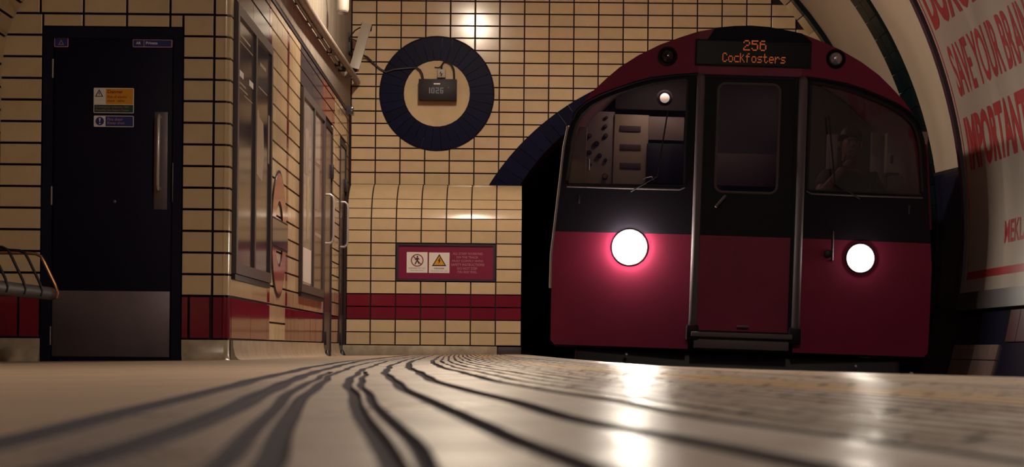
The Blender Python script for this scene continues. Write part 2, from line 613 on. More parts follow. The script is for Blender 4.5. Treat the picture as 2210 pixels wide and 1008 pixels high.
# raised ribs along the edge, the worn yellow line among them
rcuts = [.1, .6, 1.0, 1.45, 1.95, 2.5, 3.1, 3.8, 4.6, 5.5, 6.5, 7.6, 8.8, 10.2, 11.8, 13.6, 15.6, 17.4, 18.9]
for i in range(15):
    o0 = .097 + .036 * i
    for Y0, Y1 in zip(rcuts[:-1], rcuts[1:]):
        j1, j2 = random.uniform(-.002, .002), random.uniform(-.002, .002)
        strip('yellow_rib' if 8 <= i <= 10 else 'rib', off('L6', o0 + j1), off('L6', o0 + .036 + j1 + j2), Y0, Y1, .0075,
              M_YRIB if 8 <= i <= 10 else M_RIB, floor, 4, up=.0012, rnd=.0025, gy=.003 + random.uniform(0, .006))
ecuts = [-1.4, 0, .9, 1.7, 2.4, 3.1, 3.8, 4.6, 5.5, 6.5, 7.7, 9.1, 10.7, 12.5, 14.6, 16.8, 18.9, 20.0]
for Y0, Y1 in zip(ecuts[:-1], ecuts[1:]):
    strip('coping_stone', off('L6', .645), off('edge', .02), Y0, Y1, .006, M_RIB, floor, 5, up=.0015, rnd=.004, gy=.002)

# ------------------------------------------------------------------ tile placing
_tm = {}


def tile_mesh(w, h, m, t=.012):
    k = (round(w, 3), round(h, 3), m.name)
    if k not in _tm:
        b = MB()
        b.chip([(-w / 2, -h / 2), (w / 2, -h / 2), (w / 2, h / 2), (-w / 2, h / 2)], lambda x, y, d: (x, y, d), t, .003, .0)
        _tm[k] = b.mesh('tile', m, 12)
    return _tm[k]


G = .0130            # joint
TW, THT = .2535, .1268


def tile(parent, o, u, v, n, w, h, m=None, jit=.004, name='tile'):
    """a glazed tile of clear size w x h centred on o"""
    M = frame(o, u, v, n)
    R = Euler((random.uniform(-jit, jit), random.uniform(-jit, jit), 0)).to_matrix().to_4x4()
    return place(name, tile_mesh(w, h, m or M_TILE), parent, M @ R)


Z0 = ZC + .037       # underside of the burgundy band
UX, UZ, NF = (1, 0, 0), (0, 0, 1), (0, -1, 0)

# ------------------------------------------------------------------ wall with the private door (faces the camera)
YD = 11.43
wall_near = struct(MB().plate(
    [(-3.4, -.3), (-2.728, -.3), (-2.728, 1.922), (-1.911, 1.922), (-1.911, -.3), (-1.66, -.3), (-1.66, 4.6), (-3.4, 4.6)], [],
    lambda x, z, d: (x, YD - d, z), -.25, -.012).build('wall_near', M_GROUT))


def dwall(x0, x1, z0, z1, m=None, name='tile'):
    tile(wall_near, ((x0 + x1) / 2, YD - .013, (z0 + z1) / 2), UX, UZ, NF, x1 - x0 - G, z1 - z0 - G, m, name=name)


XL, XR = -2.98, -1.727
cols = [-2.98, -2.731]
k = 2
while Z0 + k * THT < 2.6:
    za, zb = Z0 + k * THT, Z0 + (k + 1) * THT
    if zb < 1.96:
        dwall(-2.982, -2.731, za, zb)
        dwall(-1.909, XR, za, zb)
    elif za < 1.93:
        dwall(-2.982, -2.731, za, zb)
        dwall(-1.909, XR, za, zb)
        for a, b in ((-2.731, -2.494), (-2.494, -2.240), (-2.240, -1.986), (-1.986, -1.909)):
            dwall(a, b, 1.925, zb)
    else:
        for a, b in ((-2.982, -2.747), (-2.747, -2.494), (-2.494, -2.240), (-2.240, -1.986), (-1.986, XR)):
            dwall(a, b, za, zb)
    k += 1
for a, b in ((-2.985, -2.862), (-2.862, -2.735)):
    dwall(a, b, Z0, Z0 + 2 * THT, M_REDT, 'red_tile')
for a, b in ((-1.909, -1.862), (-1.862, -1.735)):
    dwall(a, b, Z0, Z0 + 2 * THT, M_REDT, 'red_tile')


def bull(z0, z1, m):
    prof = [(XR + G / 2, YD - .013), (-1.665, YD - .013)]
    for i in range(6):
        a = math.radians(90 - 90 * i / 5)
        prof.append((-1.668 + .036 * math.cos(a), YD + .023 - .036 * math.sin(a)))
    prof.append((-1.632, YD + .10))
    b = MB()
    n = len(prof)
    vs = [(x, y, z0 + G / 2) for x, y in prof] + [(x, y, z1 - G / 2) for x, y in prof]
    vs += [(-1.70, YD + .05, z0 + G / 2), (-1.70, YD + .05, z1 - G / 2)]
    fs = [(i, i + 1, n + i + 1, n + i) for i in range(n - 1)]
    fs += [tuple(range(n)) + (2 * n,), tuple(n + i for i in range(n)) + (2 * n + 1,), (n - 1, 2 * n, 2 * n + 1, 2 * n - 1), (0, n, 2 * n + 1, 2 * n)]
    b.add(vs, fs)
    return b.mesh('bullnose_tile', m)


bm_ = bull(0, THT, M_TILE)
for k in range(2, 21):
    place('bullnose_tile', bm_, wall_near, Matrix.Translation((0, 0, Z0 + k * THT)))
b2 = bull(0, 2 * THT, M_REDT)
place('red_bullnose_tile', b2, wall_near, Matrix.Translation((0, 0, Z0)))


def cove(name, pts, nrm, m=M_BASE):
    """coved skirting along pts (x, y), sweeping out along nrm onto the floor"""
    b = MB()
    vs, fs = [], []
    prof = [(.0, Z0 - .004), (.016, Z0 - .004), (.018, Z0 - .045), (.024, Z0 - .07)]
    n = len(prof) + 4
    for x, y in pts:
        f0 = zf(x, y)
        P2 = list(prof)
        for i in range(3):
            a = math.radians(30 * (i + 1))
            P2.append((.024 + .045 * (1 - math.cos(a)) * 1.0, Z0 - .07 - (Z0 - .07 - f0 + .0005) * math.sin(a)))
        P2.append((0, f0 - .01))
        for d, z in P2:
            vs.append((x + nrm[0] * d, y + nrm[1] * d, z))
    for i in range(len(pts) - 1):
        for k in range(n):
            fs.append((i * n + k, i * n + (k + 1) % n, (i + 1) * n + (k + 1) % n, (i + 1) * n + k))
    fs += [tuple(range(n)), tuple((len(pts) - 1) * n + k for k in range(n))[::-1]]
    b.add(vs, fs)
    return struct(b.build(name, m))


cove('baseboard_near', [(-3.1, YD - .005), (-2.735, YD - .005)], (0, -1))
cove('baseboard_corner', [(-1.908, YD - .005), (-1.665, YD - .005), (-1.64, YD + .012), (-1.632, YD + .04)], (0.25, -1))

# left passage wall and its vault, coming towards the camera
PC = []
for z, x in ((-.2, -2.985), (.3, -2.983), (.8, -2.98), (1.3, -2.975), (1.70, -2.968), (1.86, -2.945), (1.97, -2.905), (2.06, -2.855), (2.20, -2.74), (2.4, -2.5)):
    PC.append((x, z))
b = MB()
vs, fs = [], []
for y in (YD, YD - 8.4):
    for x, z in PC:
        vs.append((x - .015, y, z))
    for x, z in PC:
        vs.append((x - .12, y, z + (.12 if z > 1.8 else 0)))
n = len(PC)
for k in range(n - 1):
    fs.append((k, k + 1, 2 * n + k + 1, 2 * n + k))
    fs.append((n + k, n + k + 1, 3 * n + k + 1, 3 * n + k))
b.add(vs, fs)
wall_pass = struct(b.build('wall_passage', M_GROUT, fix=False))
ext = MB()
for yk in range(33):
    yc = YD - .02 - .2535 * (yk + .5)
    acc = 0
    for (x0, z0), (x1, z1) in zip(PC[1:-1], PC[2:]):
        d = Vector((x1 - x0, 0, z1 - z0))
        Ln = d.length
        d.normalize()
        nn = Vector((d.z, 0, -d.x))
        nsub = max(1, round(Ln / .127))
        for q in range(nsub):
            t = (q + .5) / nsub
            o_ = Vector((x0 + (x1 - x0) * t, yc, z0 + (z1 - z0) * t)) - nn * .012
            if yk < 9:
                tile(wall_pass, o_, (0, 1, 0), d, nn, .245, Ln / nsub - G)
            else:
                hh = (Ln / nsub - G) / 2
                ext.chip([(-.122, -hh), (.122, -hh), (.122, hh), (-.122, hh)], lambda a, c, e: o_ + Vector((0, 1, 0)) * a + d * c + nn * e, .012, .003, 0)
eo = ext.build('far_tiles', M_TILE, wall_pass)
eo['kind'] = 'stuff'

# ------------------------------------------------------------------ private door
door = struct(MB().plate([(-2.728, -.045), (-2.671, -.045), (-2.671, 1.862), (-1.964, 1.862), (-1.964, -.045), (-1.911, -.045),
                          (-1.911, 1.924), (-2.728, 1.924)], [], lambda x, z, d: (x, YD - d, z), -.20, .022).build('door_1', M_FRAME),
              'dark navy private door with steel kick plate and long pull handle')
MB().bbox((-2.3175, YD + .02, .9145), (.700, .045, 1.881), .003).build('door_leaf', M_DOOR, door)
kp = MB().bbox((-2.322, YD - .0045, .187), (.690, .004, .386), .0015).build('kick_plate', M_STEEL, door)
hp = MB().bbox((-2.037, YD - .005, 1.147), (.078, .005, .574), .002).build('handle_plate', M_STEEL, door)
MB().tube([(-2.041, YD - .006, 1.40), (-2.041, YD - .05, 1.405), (-2.041, YD - .065, 1.385), (-2.043, YD - .065, 1.0), (-2.043, YD - .05, .978), (-2.043, YD - .006, .982)],
          .0105, 10).build('pull_handle', M_CHROME, hp)
for zz in (1.68, .935, .115):
    MB().tube([(-2.672, YD - .024, zz - .055), (-2.672, YD - .024, zz + .055)], .007, 8).build('hinge', M_STEEL, door)
MB().bbox((-1.963, YD - .024, 1.02), (.006, .006, .23), .001).build('latch_strip', M_STEEL, door)
MB().lathe([(.009, 0), (.009, .004), (.006, .006)], (-2.305, YD - .003, .905)).build('keyhole', M_STEEL, door)


def FD(x, z, d):
    return Vector((x, YD - .003 - d, z))


def sign_root(name, label, loc):
    return thing(name, label, 'sign', loc)


def local(fn, base):
    base = Vector(base)
    return lambda x, z, d: Vector(fn(x, z, d)) - base


# signs on the door
bz = FD(-2.627, 1.836, 0)
s = sign_root('safety_sign', 'small blue plate with a white triangle at the upper left of the navy door', bz)
f = local(FD, bz)
MB().plate(rrect2(-2.669, -2.586, 1.809, 1.864, .006), [], f, -.0, .004).build('rim', M_PINK, s)
MB().plate(rrect2(-2.664, -2.591, 1.814, 1.859, .004), [], f, .0041, .0052).build('blue_face', M_SBLUE, s)
MB().plate([(-2.644, 1.822), (-2.611, 1.822), (-2.6275, 1.853)], [[(-2.638, 1.826), (-2.617, 1.826), (-2.6275, 1.845)]], f, .0053, .006).build('triangle', M_PINK, s)
bz = FD(-2.091, 1.835, 0)
s = sign_root('door_sign', 'long blue plate reading Private at the upper right of the navy door', bz)
f = local(FD, bz)
MB().plate(rrect2(-2.208, -1.974, 1.812, 1.859, .006), [], f, 0, .004).build('rim', M_PINK, s)
MB().plate(rrect2(-2.203, -2.144, 1.817, 1.854, .004), [], f, .0041, .0052).build('blue_face', M_SBLUE, s)
MB().plate(rrect2(-2.139, -1.982, 1.817, 1.854, .004), [], f, .0041, .0052).build('blue_face', M_SBLUE, s)
texts([('AR', -2.188, -2.160, 1.829, 1.845, .02), ('Private', -2.130, -2.062, 1.829, 1.846, .02)], f, .0058, 'lettering', M_WHITE, s)
bz = FD(-2.316, 1.497, 0)
s = sign_root('danger_sign', 'amber and white danger of electric shock sign above the blue fire door sign', bz)
f = local(FD, bz)
MB().plate(rrect2(-2.434, -2.198, 1.424, 1.572, .006), [], f, 0, .004).build('white_plate', M_WHITE, s)
MB().plate(rect2(-2.362, -2.203, 1.476, 1.567), [], f, .0041, .0052).build('amber_panel', M_AMBER, s)
MB().plate(rect2(-2.430, -2.202, 1.428, 1.472), [], f, .0041, .0052).build('green_panel', M_SGREEN, s)
MB().plate([(-2.426, 1.520), (-2.378, 1.520), (-2.402, 1.564)], [[(-2.418, 1.524), (-2.386, 1.524), (-2.402, 1.554)]], f, .0041, .005).build('triangle', M_INK, s)
MB().plate([(-2.401, 1.549), (-2.406, 1.537), (-2.402, 1.538), (-2.403, 1.526), (-2.397, 1.540), (-2.4005, 1.5395)], [], f, .0041, .005).build('lightning_bolt', M_INK, s)
texts([('Danger', -2.352, -2.262, 1.534, 1.560, .02), ('Risk of electric', -2.352, -2.238, 1.512, 1.527, .01), ('shock : cables', -2.352, -2.252, 1.490, 1.505, .01)],
      f, .0058, 'lettering', M_INKR, s)
texts([('In emergency telephone 1033', -2.421, -2.227, 1.452, 1.465, 0), ('Piccadilly Line Report Centre', -2.421, -2.227, 1.434, 1.447, 0)], f, .0058, 'small_lettering', M_PINK, s)
bz = FD(-2.315, 1.376, 0)
s = sign_root('fire_door_sign', 'blue and white fire door keep shut sign under the amber danger sign', bz)
f = local(FD, bz)
MB().plate(rrect2(-2.432, -2.198, 1.343, 1.409, .006), [], f, 0, .004).build('white_plate', M_WHITE, s)
MB().plate(rect2(-2.363, -2.202, 1.347, 1.405), [], f, .0041, .0052).build('blue_panel', M_SBLUE, s)
MB().plate(circle2(-2.397, 1.376, .025, 20), [], f, .0041, .005).build('blue_disc', M_SBLUE, s)
MB().plate([(-2.402, 1.394), (-2.392, 1.394), (-2.395, 1.371), (-2.399, 1.371)], [], f, .0051, .0056).plate(circle2(-2.397, 1.362, .0042, 10), [], f, .0051, .0056).build('exclamation_mark', M_WHITE, s)
texts([('Fire door', -2.352, -2.262, 1.379, 1.397, .01), ('Keep shut', -2.352, -2.252, 1.355, 1.374, .01)], f, .0058, 'lettering', M_PINK, s)

# ------------------------------------------------------------------ left wall
XW = -1.632
wl = MB()
wl.box((XW - .15, (YD + .06 + 20.2) / 2, 1.05), (.276, 20.2 - YD - .06, 2.83))
wall_left = struct(wl.build('wall_left', M_GROUT))
ZT = ZC + 2.40
plast = struct(MB().bbox((XW - .12, (YD + .06 + 20.0) / 2, ZT + 1.15), (.262, 20.0 - YD - .06, 2.29), .01).build('wall_upper', M_PANEL))
MB().box((XW - .005, 15.7, ZT - .012), (.02, 8.4, .022)).build('shadow_gap', M_BLACK, wall_left)  # solid black strip standing in for a shadowed gap


def wpx(px):
    return 1.636 * FPX / (1092 - px)


def lw(Y0, Y1, z0, z1, m=None, name='tile'):
    w_, h_ = Y1 - Y0 - .006, z1 - z0 - G
    if w_ < .02 or h_ < .02:
        return
    tile(wall_left, (XW - .013, (Y0 + Y1) / 2, (z0 + z1) / 2), (0, 1, 0), UZ, (1, 0, 0), w_, h_, m, jit=.0022, name=name)


FR1 = (11.56, 13.28)
FR2 = (15.27, 17.15)
DR1 = (17.36, 18.10)
DR2 = (18.93, 19.66)
ZB0, ZB1 = ZC + .43, ZC + 2.04
ycuts = [YD + .115, 11.56, 12.43, 13.28, 13.42, 13.72, 14.03, 14.37, 14.50, 14.75, 15.0, 15.27, 15.74, 16.21, 16.68, 17.15, 17.36, 18.10, 18.35, 18.60, 18.93, 19.66, 19.98]
for Y0, Y1 in zip(ycuts[:-1], ycuts[1:]):
    ym = (Y0 + Y1) / 2
    indoor = DR1[0] < ym < DR1[1] or DR2[0] < ym < DR2[1]
    inframe = FR1[0] < ym < FR1[1] or FR2[0] < ym < FR2[1]
    redcol = abs(ym - 13.35) < .06 or abs(ym - 14.435) < .06
    roundel = 13.42 < ym < 14.37
    kk = 0
    while True:
        za, zb = Z0 + kk * THT, min(Z0 + (kk + 1) * THT, ZT - .025)
        if za > ZT - .06:
            break
        kk += 1
        if indoor and za < ZC + 2.0:
            continue
        if inframe and za > ZB0 - .05 and zb < ZB1 + .04:
            continue
        if za < Z0 + 1.5 * THT and not roundel:
            if kk == 1:
                lw(Y0, Y1, Z0, Z0 + 2 * THT, M_REDT, 'red_tile')
            continue
        if redcol:
            lw(Y0, Y1, za, zb, M_REDT, 'red_tile')
        elif za > ZC + 2.02 and (inframe or 17.2 < ym < 18.3):
            lw(Y0, Y1, za, zb, M_HEADER if inframe else M_REDT, 'header_tile')
        else:
            lw(Y0, Y1, za, zb)
cove('baseboard_left', [(XW - .004, y) for y in (11.55, 13, 14.5, 16, 17.30)], (1, 0))
cove('baseboard_left', [(XW - .004, y) for y in (18.14, 18.5, 18.88)], (1, 0))


def FL(base=(0, 0, 0)):
    base = Vector(base)
    return lambda y, z, d: Vector((XW + .0 + d, y, z)) - base


# poster cases: two framed posters in each
def poster_case(name, label, fr, arts):
    base = Vector((XW, (fr[0] + fr[1]) / 2, ZB0))
    t = thing(name, label, 'poster', base)
    f = FL(base)
    ym = (fr[0] + fr[1]) / 2
    fw = .065
    holes = [rect2(fr[0] + fw, ym - fw / 2, ZB0 + fw, ZB1 - fw), rect2(ym + fw / 2, fr[1] - fw, ZB0 + fw, ZB1 - fw)]
    MB().plate(rect2(fr[0], fr[1], ZB0, ZB1), holes, f, -.010, .026).build('frame', M_ADFR, t)
    for h, art in zip(holes, arts):
        y0, y1 = h[0][0], h[1][0]
        z0, z1 = h[0][1], h[2][1]
        a = MB().plate(rect2(y0 - .002, y1 + .002, z0 - .002, z1 + .002), [], f, -.008, .012).build('poster', art[0], t)
        for q in art[1]:
            MB().plate([(y0 + (y1 - y0) * u, z0 + (z1 - z0) * v) for u, v in q[0]], [], f, .0121, .0135).build('print', q[1], a)
    MB().plate(rect2(fr[0], fr[1], ZB0 - .035, ZB0 - .004), [], f, -.012, .02).build('sill', M_BLACK, t)
    return t


def q4(u0, u1, v0, v1):
    return [(u0, v0), (u1, v0), (u1, v1), (u0, v1)]


reflection_patch = [(.0, .42), (.5, .40), (.62, .52), (.55, .66), (.30, .67), (.22, .70), (.0, .68)]  # pale patch painted among the print as a reflection highlight
poster_case('poster_case', 'nearest grey-framed pair of dark posters, beside the tiled corner by the door', FR1,
            [(M_ADARK, [(q4(.1, .75, .93, .938), M_APR), (q4(.1, .9, .905, .91), M_APR), (q4(.08, .35, .765, .79), M_WHITE), (q4(.7, .95, .765, .79), M_WHITE),
                        (q4(.1, .5, .735, .742), M_APR), (q4(.1, .6, .715, .722), M_APR), (q4(.4, .9, .70, .705), M_APR)]),
             (M_ADARK, [(reflection_patch, M_APR), (q4(.3, .7, .90, .915), M_APR), (q4(.2, .8, .80, .805), M_APR), (q4(.9, 1.0, .50, .72), M_APR)])])
poster_case('poster_case', 'grey-framed poster pair nearer the end wall, pale poster beside a dark red one', FR2,
            [(M_APALE, [(q4(.1, .9, .015, .20), M_WHITE), (q4(.25, .6, .6, .85), M_CREAM2), (q4(.45, .62, .25, .6), M_CREAM)]),
             (M_ARED, [(q4(.15, .65, .72, .98), M_APALE), (q4(.15, .6, .45, .70), M_CREAM2), (q4(.2, .8, .30, .32), M_APR)])])

# roundel on the left wall
base = Vector((XW, 13.89, ZC + .80))
t = thing('roundel_sign', 'round red ring sign with a dark name bar between the two poster cases', 'sign', base)
f = FL(base)
MB().plate(circle2(13.89, ZC + .80, .455, 40), [circle2(13.89, ZC + .80, .215, 40)], f, .0, .005).build('backing_ring', M_BLACK, t)
MB().plate(circle2(13.89, ZC + .80, .435, 40), [circle2(13.89, ZC + .80, .235, 40)], f, .0051, .008).build('red_ring', M_ENAM, t)
MB().plate(rect2(13.40, 14.38, ZC + .69, ZC + .90), [], f, .0, .012).build('bar_rim', M_BLACK, t)
MB().plate(rect2(13.415, 14.365, ZC + .703, ZC + .887), [], f, .0121, .015).build('name_bar', M_ENAMB, t)
# two service doors with D handles
for n_, (dr, lab) in enumerate(((DR1, 'brown service door with a D-shaped pull handle, nearer of the two in the left wall'),
                                (DR2, 'brown service door with a D-shaped pull handle, beside the tiled end wall'))):
    zb = zf(XW, dr[0])
    f = FL()
    d = struct(MB().plate([(dr[0], zb), (dr[0] + .05, zb), (dr[0] + .05, ZC + 1.98), (dr[1] - .05, ZC + 1.98), (dr[1] - .05, zb), (dr[1], zb), (dr[1], ZC + 2.03), (dr[0], ZC + 2.03)],
                          [], f, -.05, .006).build('door_%d' % (n_ + 2), M_BLACK), lab)
    MB().plate(rect2(dr[0] + .052, dr[1] - .052, zb + .012, ZC + 1.975), [], f, -.045, -.004).build('door_leaf', M_BROWN, d)
    MB().plate(rect2(dr[0] + .06, dr[1] - .06, zb + .012, zb + .40), [], f, -.0035, -.002).build('kick_plate', M_ADFR, d)
    yh = dr[0] + .16
    hz0, hz1 = ((ZC + .93, ZC + 1.37), (ZC + .98, ZC + 1.42))[n_]
    hx = .062
    arc = [(XW - .004, yh, hz1), (XW + hx * .6, yh, hz1), (XW + hx, yh, hz1 - .02), (XW + hx + .006, yh, hz1 - .06), (XW + hx + .006, yh, hz0 + .06), (XW + hx, yh, hz0 + .02), (XW + hx * .6, yh, hz0), (XW - .004, yh, hz0)]
    MB().tube(arc, .012, 10).build('pull_handle', M_CHROME, d)
    MB().bbox((XW + .008, dr[1] - .09, ZC + 1.62), (.028, .07, .13), .004).build('door_closer', M_BLACK, d)
    MB().bbox((XW + .008, dr[0] + .12, zb + .16), (.022, .03, .12), .003).build('lock_box', M_BLACK, d)
    MB().lathe([(.035, 0), (.03, .02), (.012, .055), (.006, .06)], (XW + .035, dr[0] + .05, zb - .002), (0, 0, 1), 12).build('door_stop', M_BLACK, d)

# conduits along the upper wall
t = tag(MB().tube([(XW + .035, y, z) for y, z in ((11.6, ZC + 2.59), (15, ZC + 2.60), (18.50, ZC + 2.645))], .016, 8).build('conduit', M_PIPE),
        'thin painted conduit clipped along the left wall under the thicker pipe', 'pipe')
for i in range(8):
    y = 12.2 + i * .85
    MB().bbox((XW + .037, y, ZC + 2.591 + (y - 11.6) * .0075), (.05, .03, .05), .004).build('pipe_clip', M_BLACK, t)
MB().bbox((XW + .047, 18.52, ZC + 2.645), (.07, .04, .05), .006).build('end_cap', M_BLACK, t)
t = tag(MB().tube([(XW + .085, y, z) for y, z in ((11.6, ZC + 2.58), (15, ZC + 2.60), (19.2, ZC + 2.70), (19.93, ZC + 2.71))], .032, 12).build('pipe', M_PIPE),
        'thick painted pipe running along the left wall above the thin conduit', 'pipe')
for i in range(5):
    y = 12.6 + i * 1.65
    MB().bbox((XW + .053, y, ZC + 2.575 + (y - 11.6) * .015), (.08, .03, .08), .004).build('pipe_bracket', M_PIPE, t)
t = thing('wall_lamp', 'pale cylindrical fitting on the upper left wall above the pipes', 'fitting', (XW, 17.2, ZC + 3.1))
MB().lathe([(.045, 0), (.055, .02), (.055, .13), (.05, .145)], (.16, 0, -.14), (0, .25, 1), 16).build('body', M_CCTV, t)
MB().lathe([(.044, 0), (.040, .01)], (.16, 0, -.150), (0, .25, 1), 16).build('lens', M_LENS, t)
MB().tube([(-.004, 0, .02), (.16, 0, .02)], .02, 8).build('arm', M_CCTV, t)
t = thing('junction_box', 'small dark box on the corner where the left wall meets the end wall', 'box', (XW + .03, 19.62, ZC + 2.38))
MB().bbox((0, 0, 0), (.09, .14, .085), .008).build('case', M_HEADER, t)
MB().tube([(-.0, .05, .03), (.0, .30, .035)], .008, 6).build('cable', M_BLACK, t)

# ------------------------------------------------------------------ end wall (wall_back) with tile ring and tunnel mouth
YB = 20.0
RC = (-.735, 2.61 + ZC)
RO, RI = .585, .337
PI_C, PI_R = (1.879, .66 + ZC), 2.018
PO_C, PO_R = (2.085, .274 + ZC), 2.676
VC, VR = (.03, 1.035 + ZC), 3.885


def FB(x, z, d):
    return Vector((x, YB - d, z))


hole = [p for p in circle2(PI_C[0], PI_C[1], PI_R, 64) if p[1] > -1.0]
# order the open circle from right foot over the crown to the left foot
hole = sorted(hole, key=lambda p: math.atan2(p[1] - PI_C[1], p[0] - PI_C[0]) if True else 0)
wall_back = struct(MB().plate([(-1.9, -1.2), (4.4, -1.2), (4.4, 5.3), (-1.9, 5.3)], [hole], FB, -.3, -.012).build('wall_back', M_GROUT))
ztb = ZC + 1.668
vis = []
kx0 = P(813, 30, YB).x
for i in range(-8, 22):
    xa = kx0 + (i - 1) * TW
    for k in range(-1, 27):
        za = ztb + k * .1262
        xb, zb = xa + TW, za + .1262
        xa2 = max(xa, XW + .006)
        if xb - xa2 < .04:
            continue
        xm, zm = (xa2 + xb) / 2, (za + zb) / 2
        far = max(math.hypot(x - RC[0], z - RC[1]) for x in (xa2, xb) for z in (za, zb))
        if far < RO - .005:
            continue
        far = max(math.hypot(x - PO_C[0], z - PO_C[1]) for x in (xa2, xb) for z in (za, zb))
        if far < PO_R - .005:
            continue
        if math.hypot(xm - VC[0], zm - VC[1]) > VR - .10:
            continue
        if math.hypot(xm - PI_C[0], zm - PI_C[1]) < PI_R + .12:
            continue
        if zb > 4.0 and k > 18:
            vis.append((xa2, xb, za, zb, 1))
        else:
            vis.append((xa2, xb, za, zb, 0))
field = MB()
for xa, xb, za, zb, s_ in vis:
    if s_:
        field.chip([(xa, za), (xb, za), (xb, zb), (xa, zb)], lambda x, z, d: (x, YB - d, z), .012, .003, .003)
    else:
        tile(wall_back, ((xa + xb) / 2, YB, (za + zb) / 2), UX, UZ, NF, xb - xa - G, zb - za - G)
fo = field.build('upper_tiles', M_TILE, wall_back)
fo['kind'] = 'stuff'
# navy ring
NR = 34
for i in range(NR):
    a0, a1 = 2 * math.pi * i / NR, 2 * math.pi * (i + 1) / NR
    am = (a0 + a1) / 2
    q = [(RC[0] + r * math.cos(a), RC[1] + r * math.sin(a)) for r, a in ((RI, a0), (RI, a1), (RO, a1), (RO, am), (RO, a0))]
    MB().chip(q, lambda x, z, d: (x, YB - .006 - d, z), .014 + random.uniform(-.001, .001), .003, .0012).build('ring_tile', M_NAVY, wall_back, angle=12)
MB().plate(circle2(RC[0], RC[1], RI + .01, 48), [], FB, -.002, .014).build('ring_centre', M_PLASTER, wall_back)
MB().plate(circle2(RC[0], RC[1], RO + .008, 64), [circle2(RC[0], RC[1], RO - .004, 64)], FB, -.002, .0135).build('ring_joint', M_GROUT, wall_back)
# navy tunnel-mouth arch
NA = 56
for i in range(NA):
    a0 = math.radians(172 - 160 * i / NA)
    a1 = math.radians(172 - 160 * (i + 1) / NA)
    o0 = Vector((PO_C[0] + PO_R * math.cos(a0), PO_C[1] + PO_R * math.sin(a0)))
    o1 = Vector((PO_C[0] + PO_R * math.cos(a1), PO_C[1] + PO_R * math.sin(a1)))
    c = Vector(PI_C)
    i0 = c + (o0 - c).normalized() * PI_R
    i1 = c + (o1 - c).normalized() * PI_R
    if o0.y < ztb - .45 and o0.x < 1:
        continue
    MB().chip([tuple(i0), tuple(i1), tuple(o1), tuple(o0)], lambda x, z, d: (x, YB - .006 - d, z), .015, .003, .0015).build('arch_tile', M_NAVY, wall_back, angle=12)
# soldier course under the vault
ns = 44
for i in range(ns):
    a0, a1 = math.radians(98 - 130 * i / ns), math.radians(98 - 130 * (i + 1) / ns)
    q = [(VC[0] + r * math.cos(a), VC[1] + r * math.sin(a)) for r, a in ((VR - .125, a0), (VR - .125, a1), (VR - .012, a1), (VR - .012, a0))]
    MB().chip(q, lambda x, z, d: (x, YB - .004 - d, z), .014, .003, .004).build('border_tile', M_TILE, wall_back)

# ------------------------------------------------------------------ low tiled cable casing in front of the end wall
YC = 19.45
XE = .151
ZV = ZC + 1.165
cs = MB()
prof = [(YC, -.6), (YC, ZV)]
NV = 10
for i in range(1, NV + 1):
    a = math.radians(90 * i / NV)
    prof.append((YB - .04 - (YB - .04 - YC) * math.cos(a), ZV + (ztb - .012 - ZV) * math.sin(a)))
vs = []
for x in (XW, XE - .006):
    vs += [(x, y + .012, z) for y, z in prof] + [(x, YB - .02, ztb - .012), (x, YB - .02, -.6)]
n = len(prof) + 2
fs = [(k, (k + 1) % n, n + (k + 1) % n, n + k) for k in range(n)] + [tuple(range(n)), tuple(n + k for k in range(n))[::-1]]
cs.add(vs, fs)
casing = struct(cs.build('wall_casing', M_GROUT))
rows = [ZC + .024 + i * .1273 for i in range(10)]     # 745 ... 497
cx0 = P(800, 600, YC).x
xcols = [XW + .03] + [cx0 + i * .2502 for i in range(6)] + [XE]
SG = (cx0 + .2502, cx0 + 5 * .2502, rows[5], rows[8])
for i in range(len(xcols) - 1):
    xa, xb = xcols[i], xcols[i + 1]
    for k in range(len(rows) - 1):
        za, zb = rows[k], rows[k + 1]
        if SG[0] - .01 < (xa + xb) / 2 < SG[1] + .01 and SG[2] < (za + zb) / 2 < SG[3]:
            continue
        red = k in (2, 3)
        tile(casing, ((xa + xb) / 2, YC, (za + zb) / 2), UX, UZ, NF, xb - xa - G, zb - za - G * .8, M_REDT if red else M_TILE, jit=.006, name='red_tile' if red else 'tile')
    # curved tiles that lean back to the wall
    za_ = rows[-1]
    angs = [0, 14, 26.4, 40, 82]
    for q in range(4):
        b = MB()
        m_ = 4

        def cp(a, d):
            a = math.radians(a)
            return (YB - .04 - (YB - .04 - YC + d) * math.cos(a), za_ + (ztb - za_ + d) * math.sin(a))
        vs, fs = [], []
        for j in range(m_ + 1):
            a = angs[q] + .55 + (angs[q + 1] - angs[q] - 1.1) * j / m_
            for x, d in ((xa + G / 2, -.012), (xa + G / 2, .0), (xb - G / 2, .0), (xb - G / 2, -.012)):
                y, z = cp(a, d)
                ya, za2 = cp(angs[q] + .55, d)
                yb, zb2 = cp(angs[q + 1] - .55, d)
                fl = (.62, .62, .62, .35)[q]
                y, z = y * (1 - fl) + (ya + (yb - ya) * j / m_) * fl, z * (1 - fl) + (za2 + (zb2 - za2) * j / m_) * fl
                vs.append((x, y, z))
        for j in range(m_):
            for e in range(3):
                fs.append((j * 4 + e, j * 4 + e + 1, j * 4 + e + 5, j * 4 + e + 4))
        fs += [(0, 1, 2, 3), (m_ * 4 + 3, m_ * 4 + 2, m_ * 4 + 1, m_ * 4)]
        b.add(vs, fs)
        b.build('curved_tile', M_TILE, casing, angle=35)
# skirting of the casing
b = MB()
b.bbox(((XW - .09) / 2, YC - .008, ZC - .036), (XW * -1 - .09 + .0, .05, .108), .006)
struct(b.build('baseboard_casing', M_BASE))
b = MB().bbox((.035, YC - .006, ZC - .036), (.232, .045, .098), .005)
struct(b.build('baseboard_casing_end', M_GFRAME))

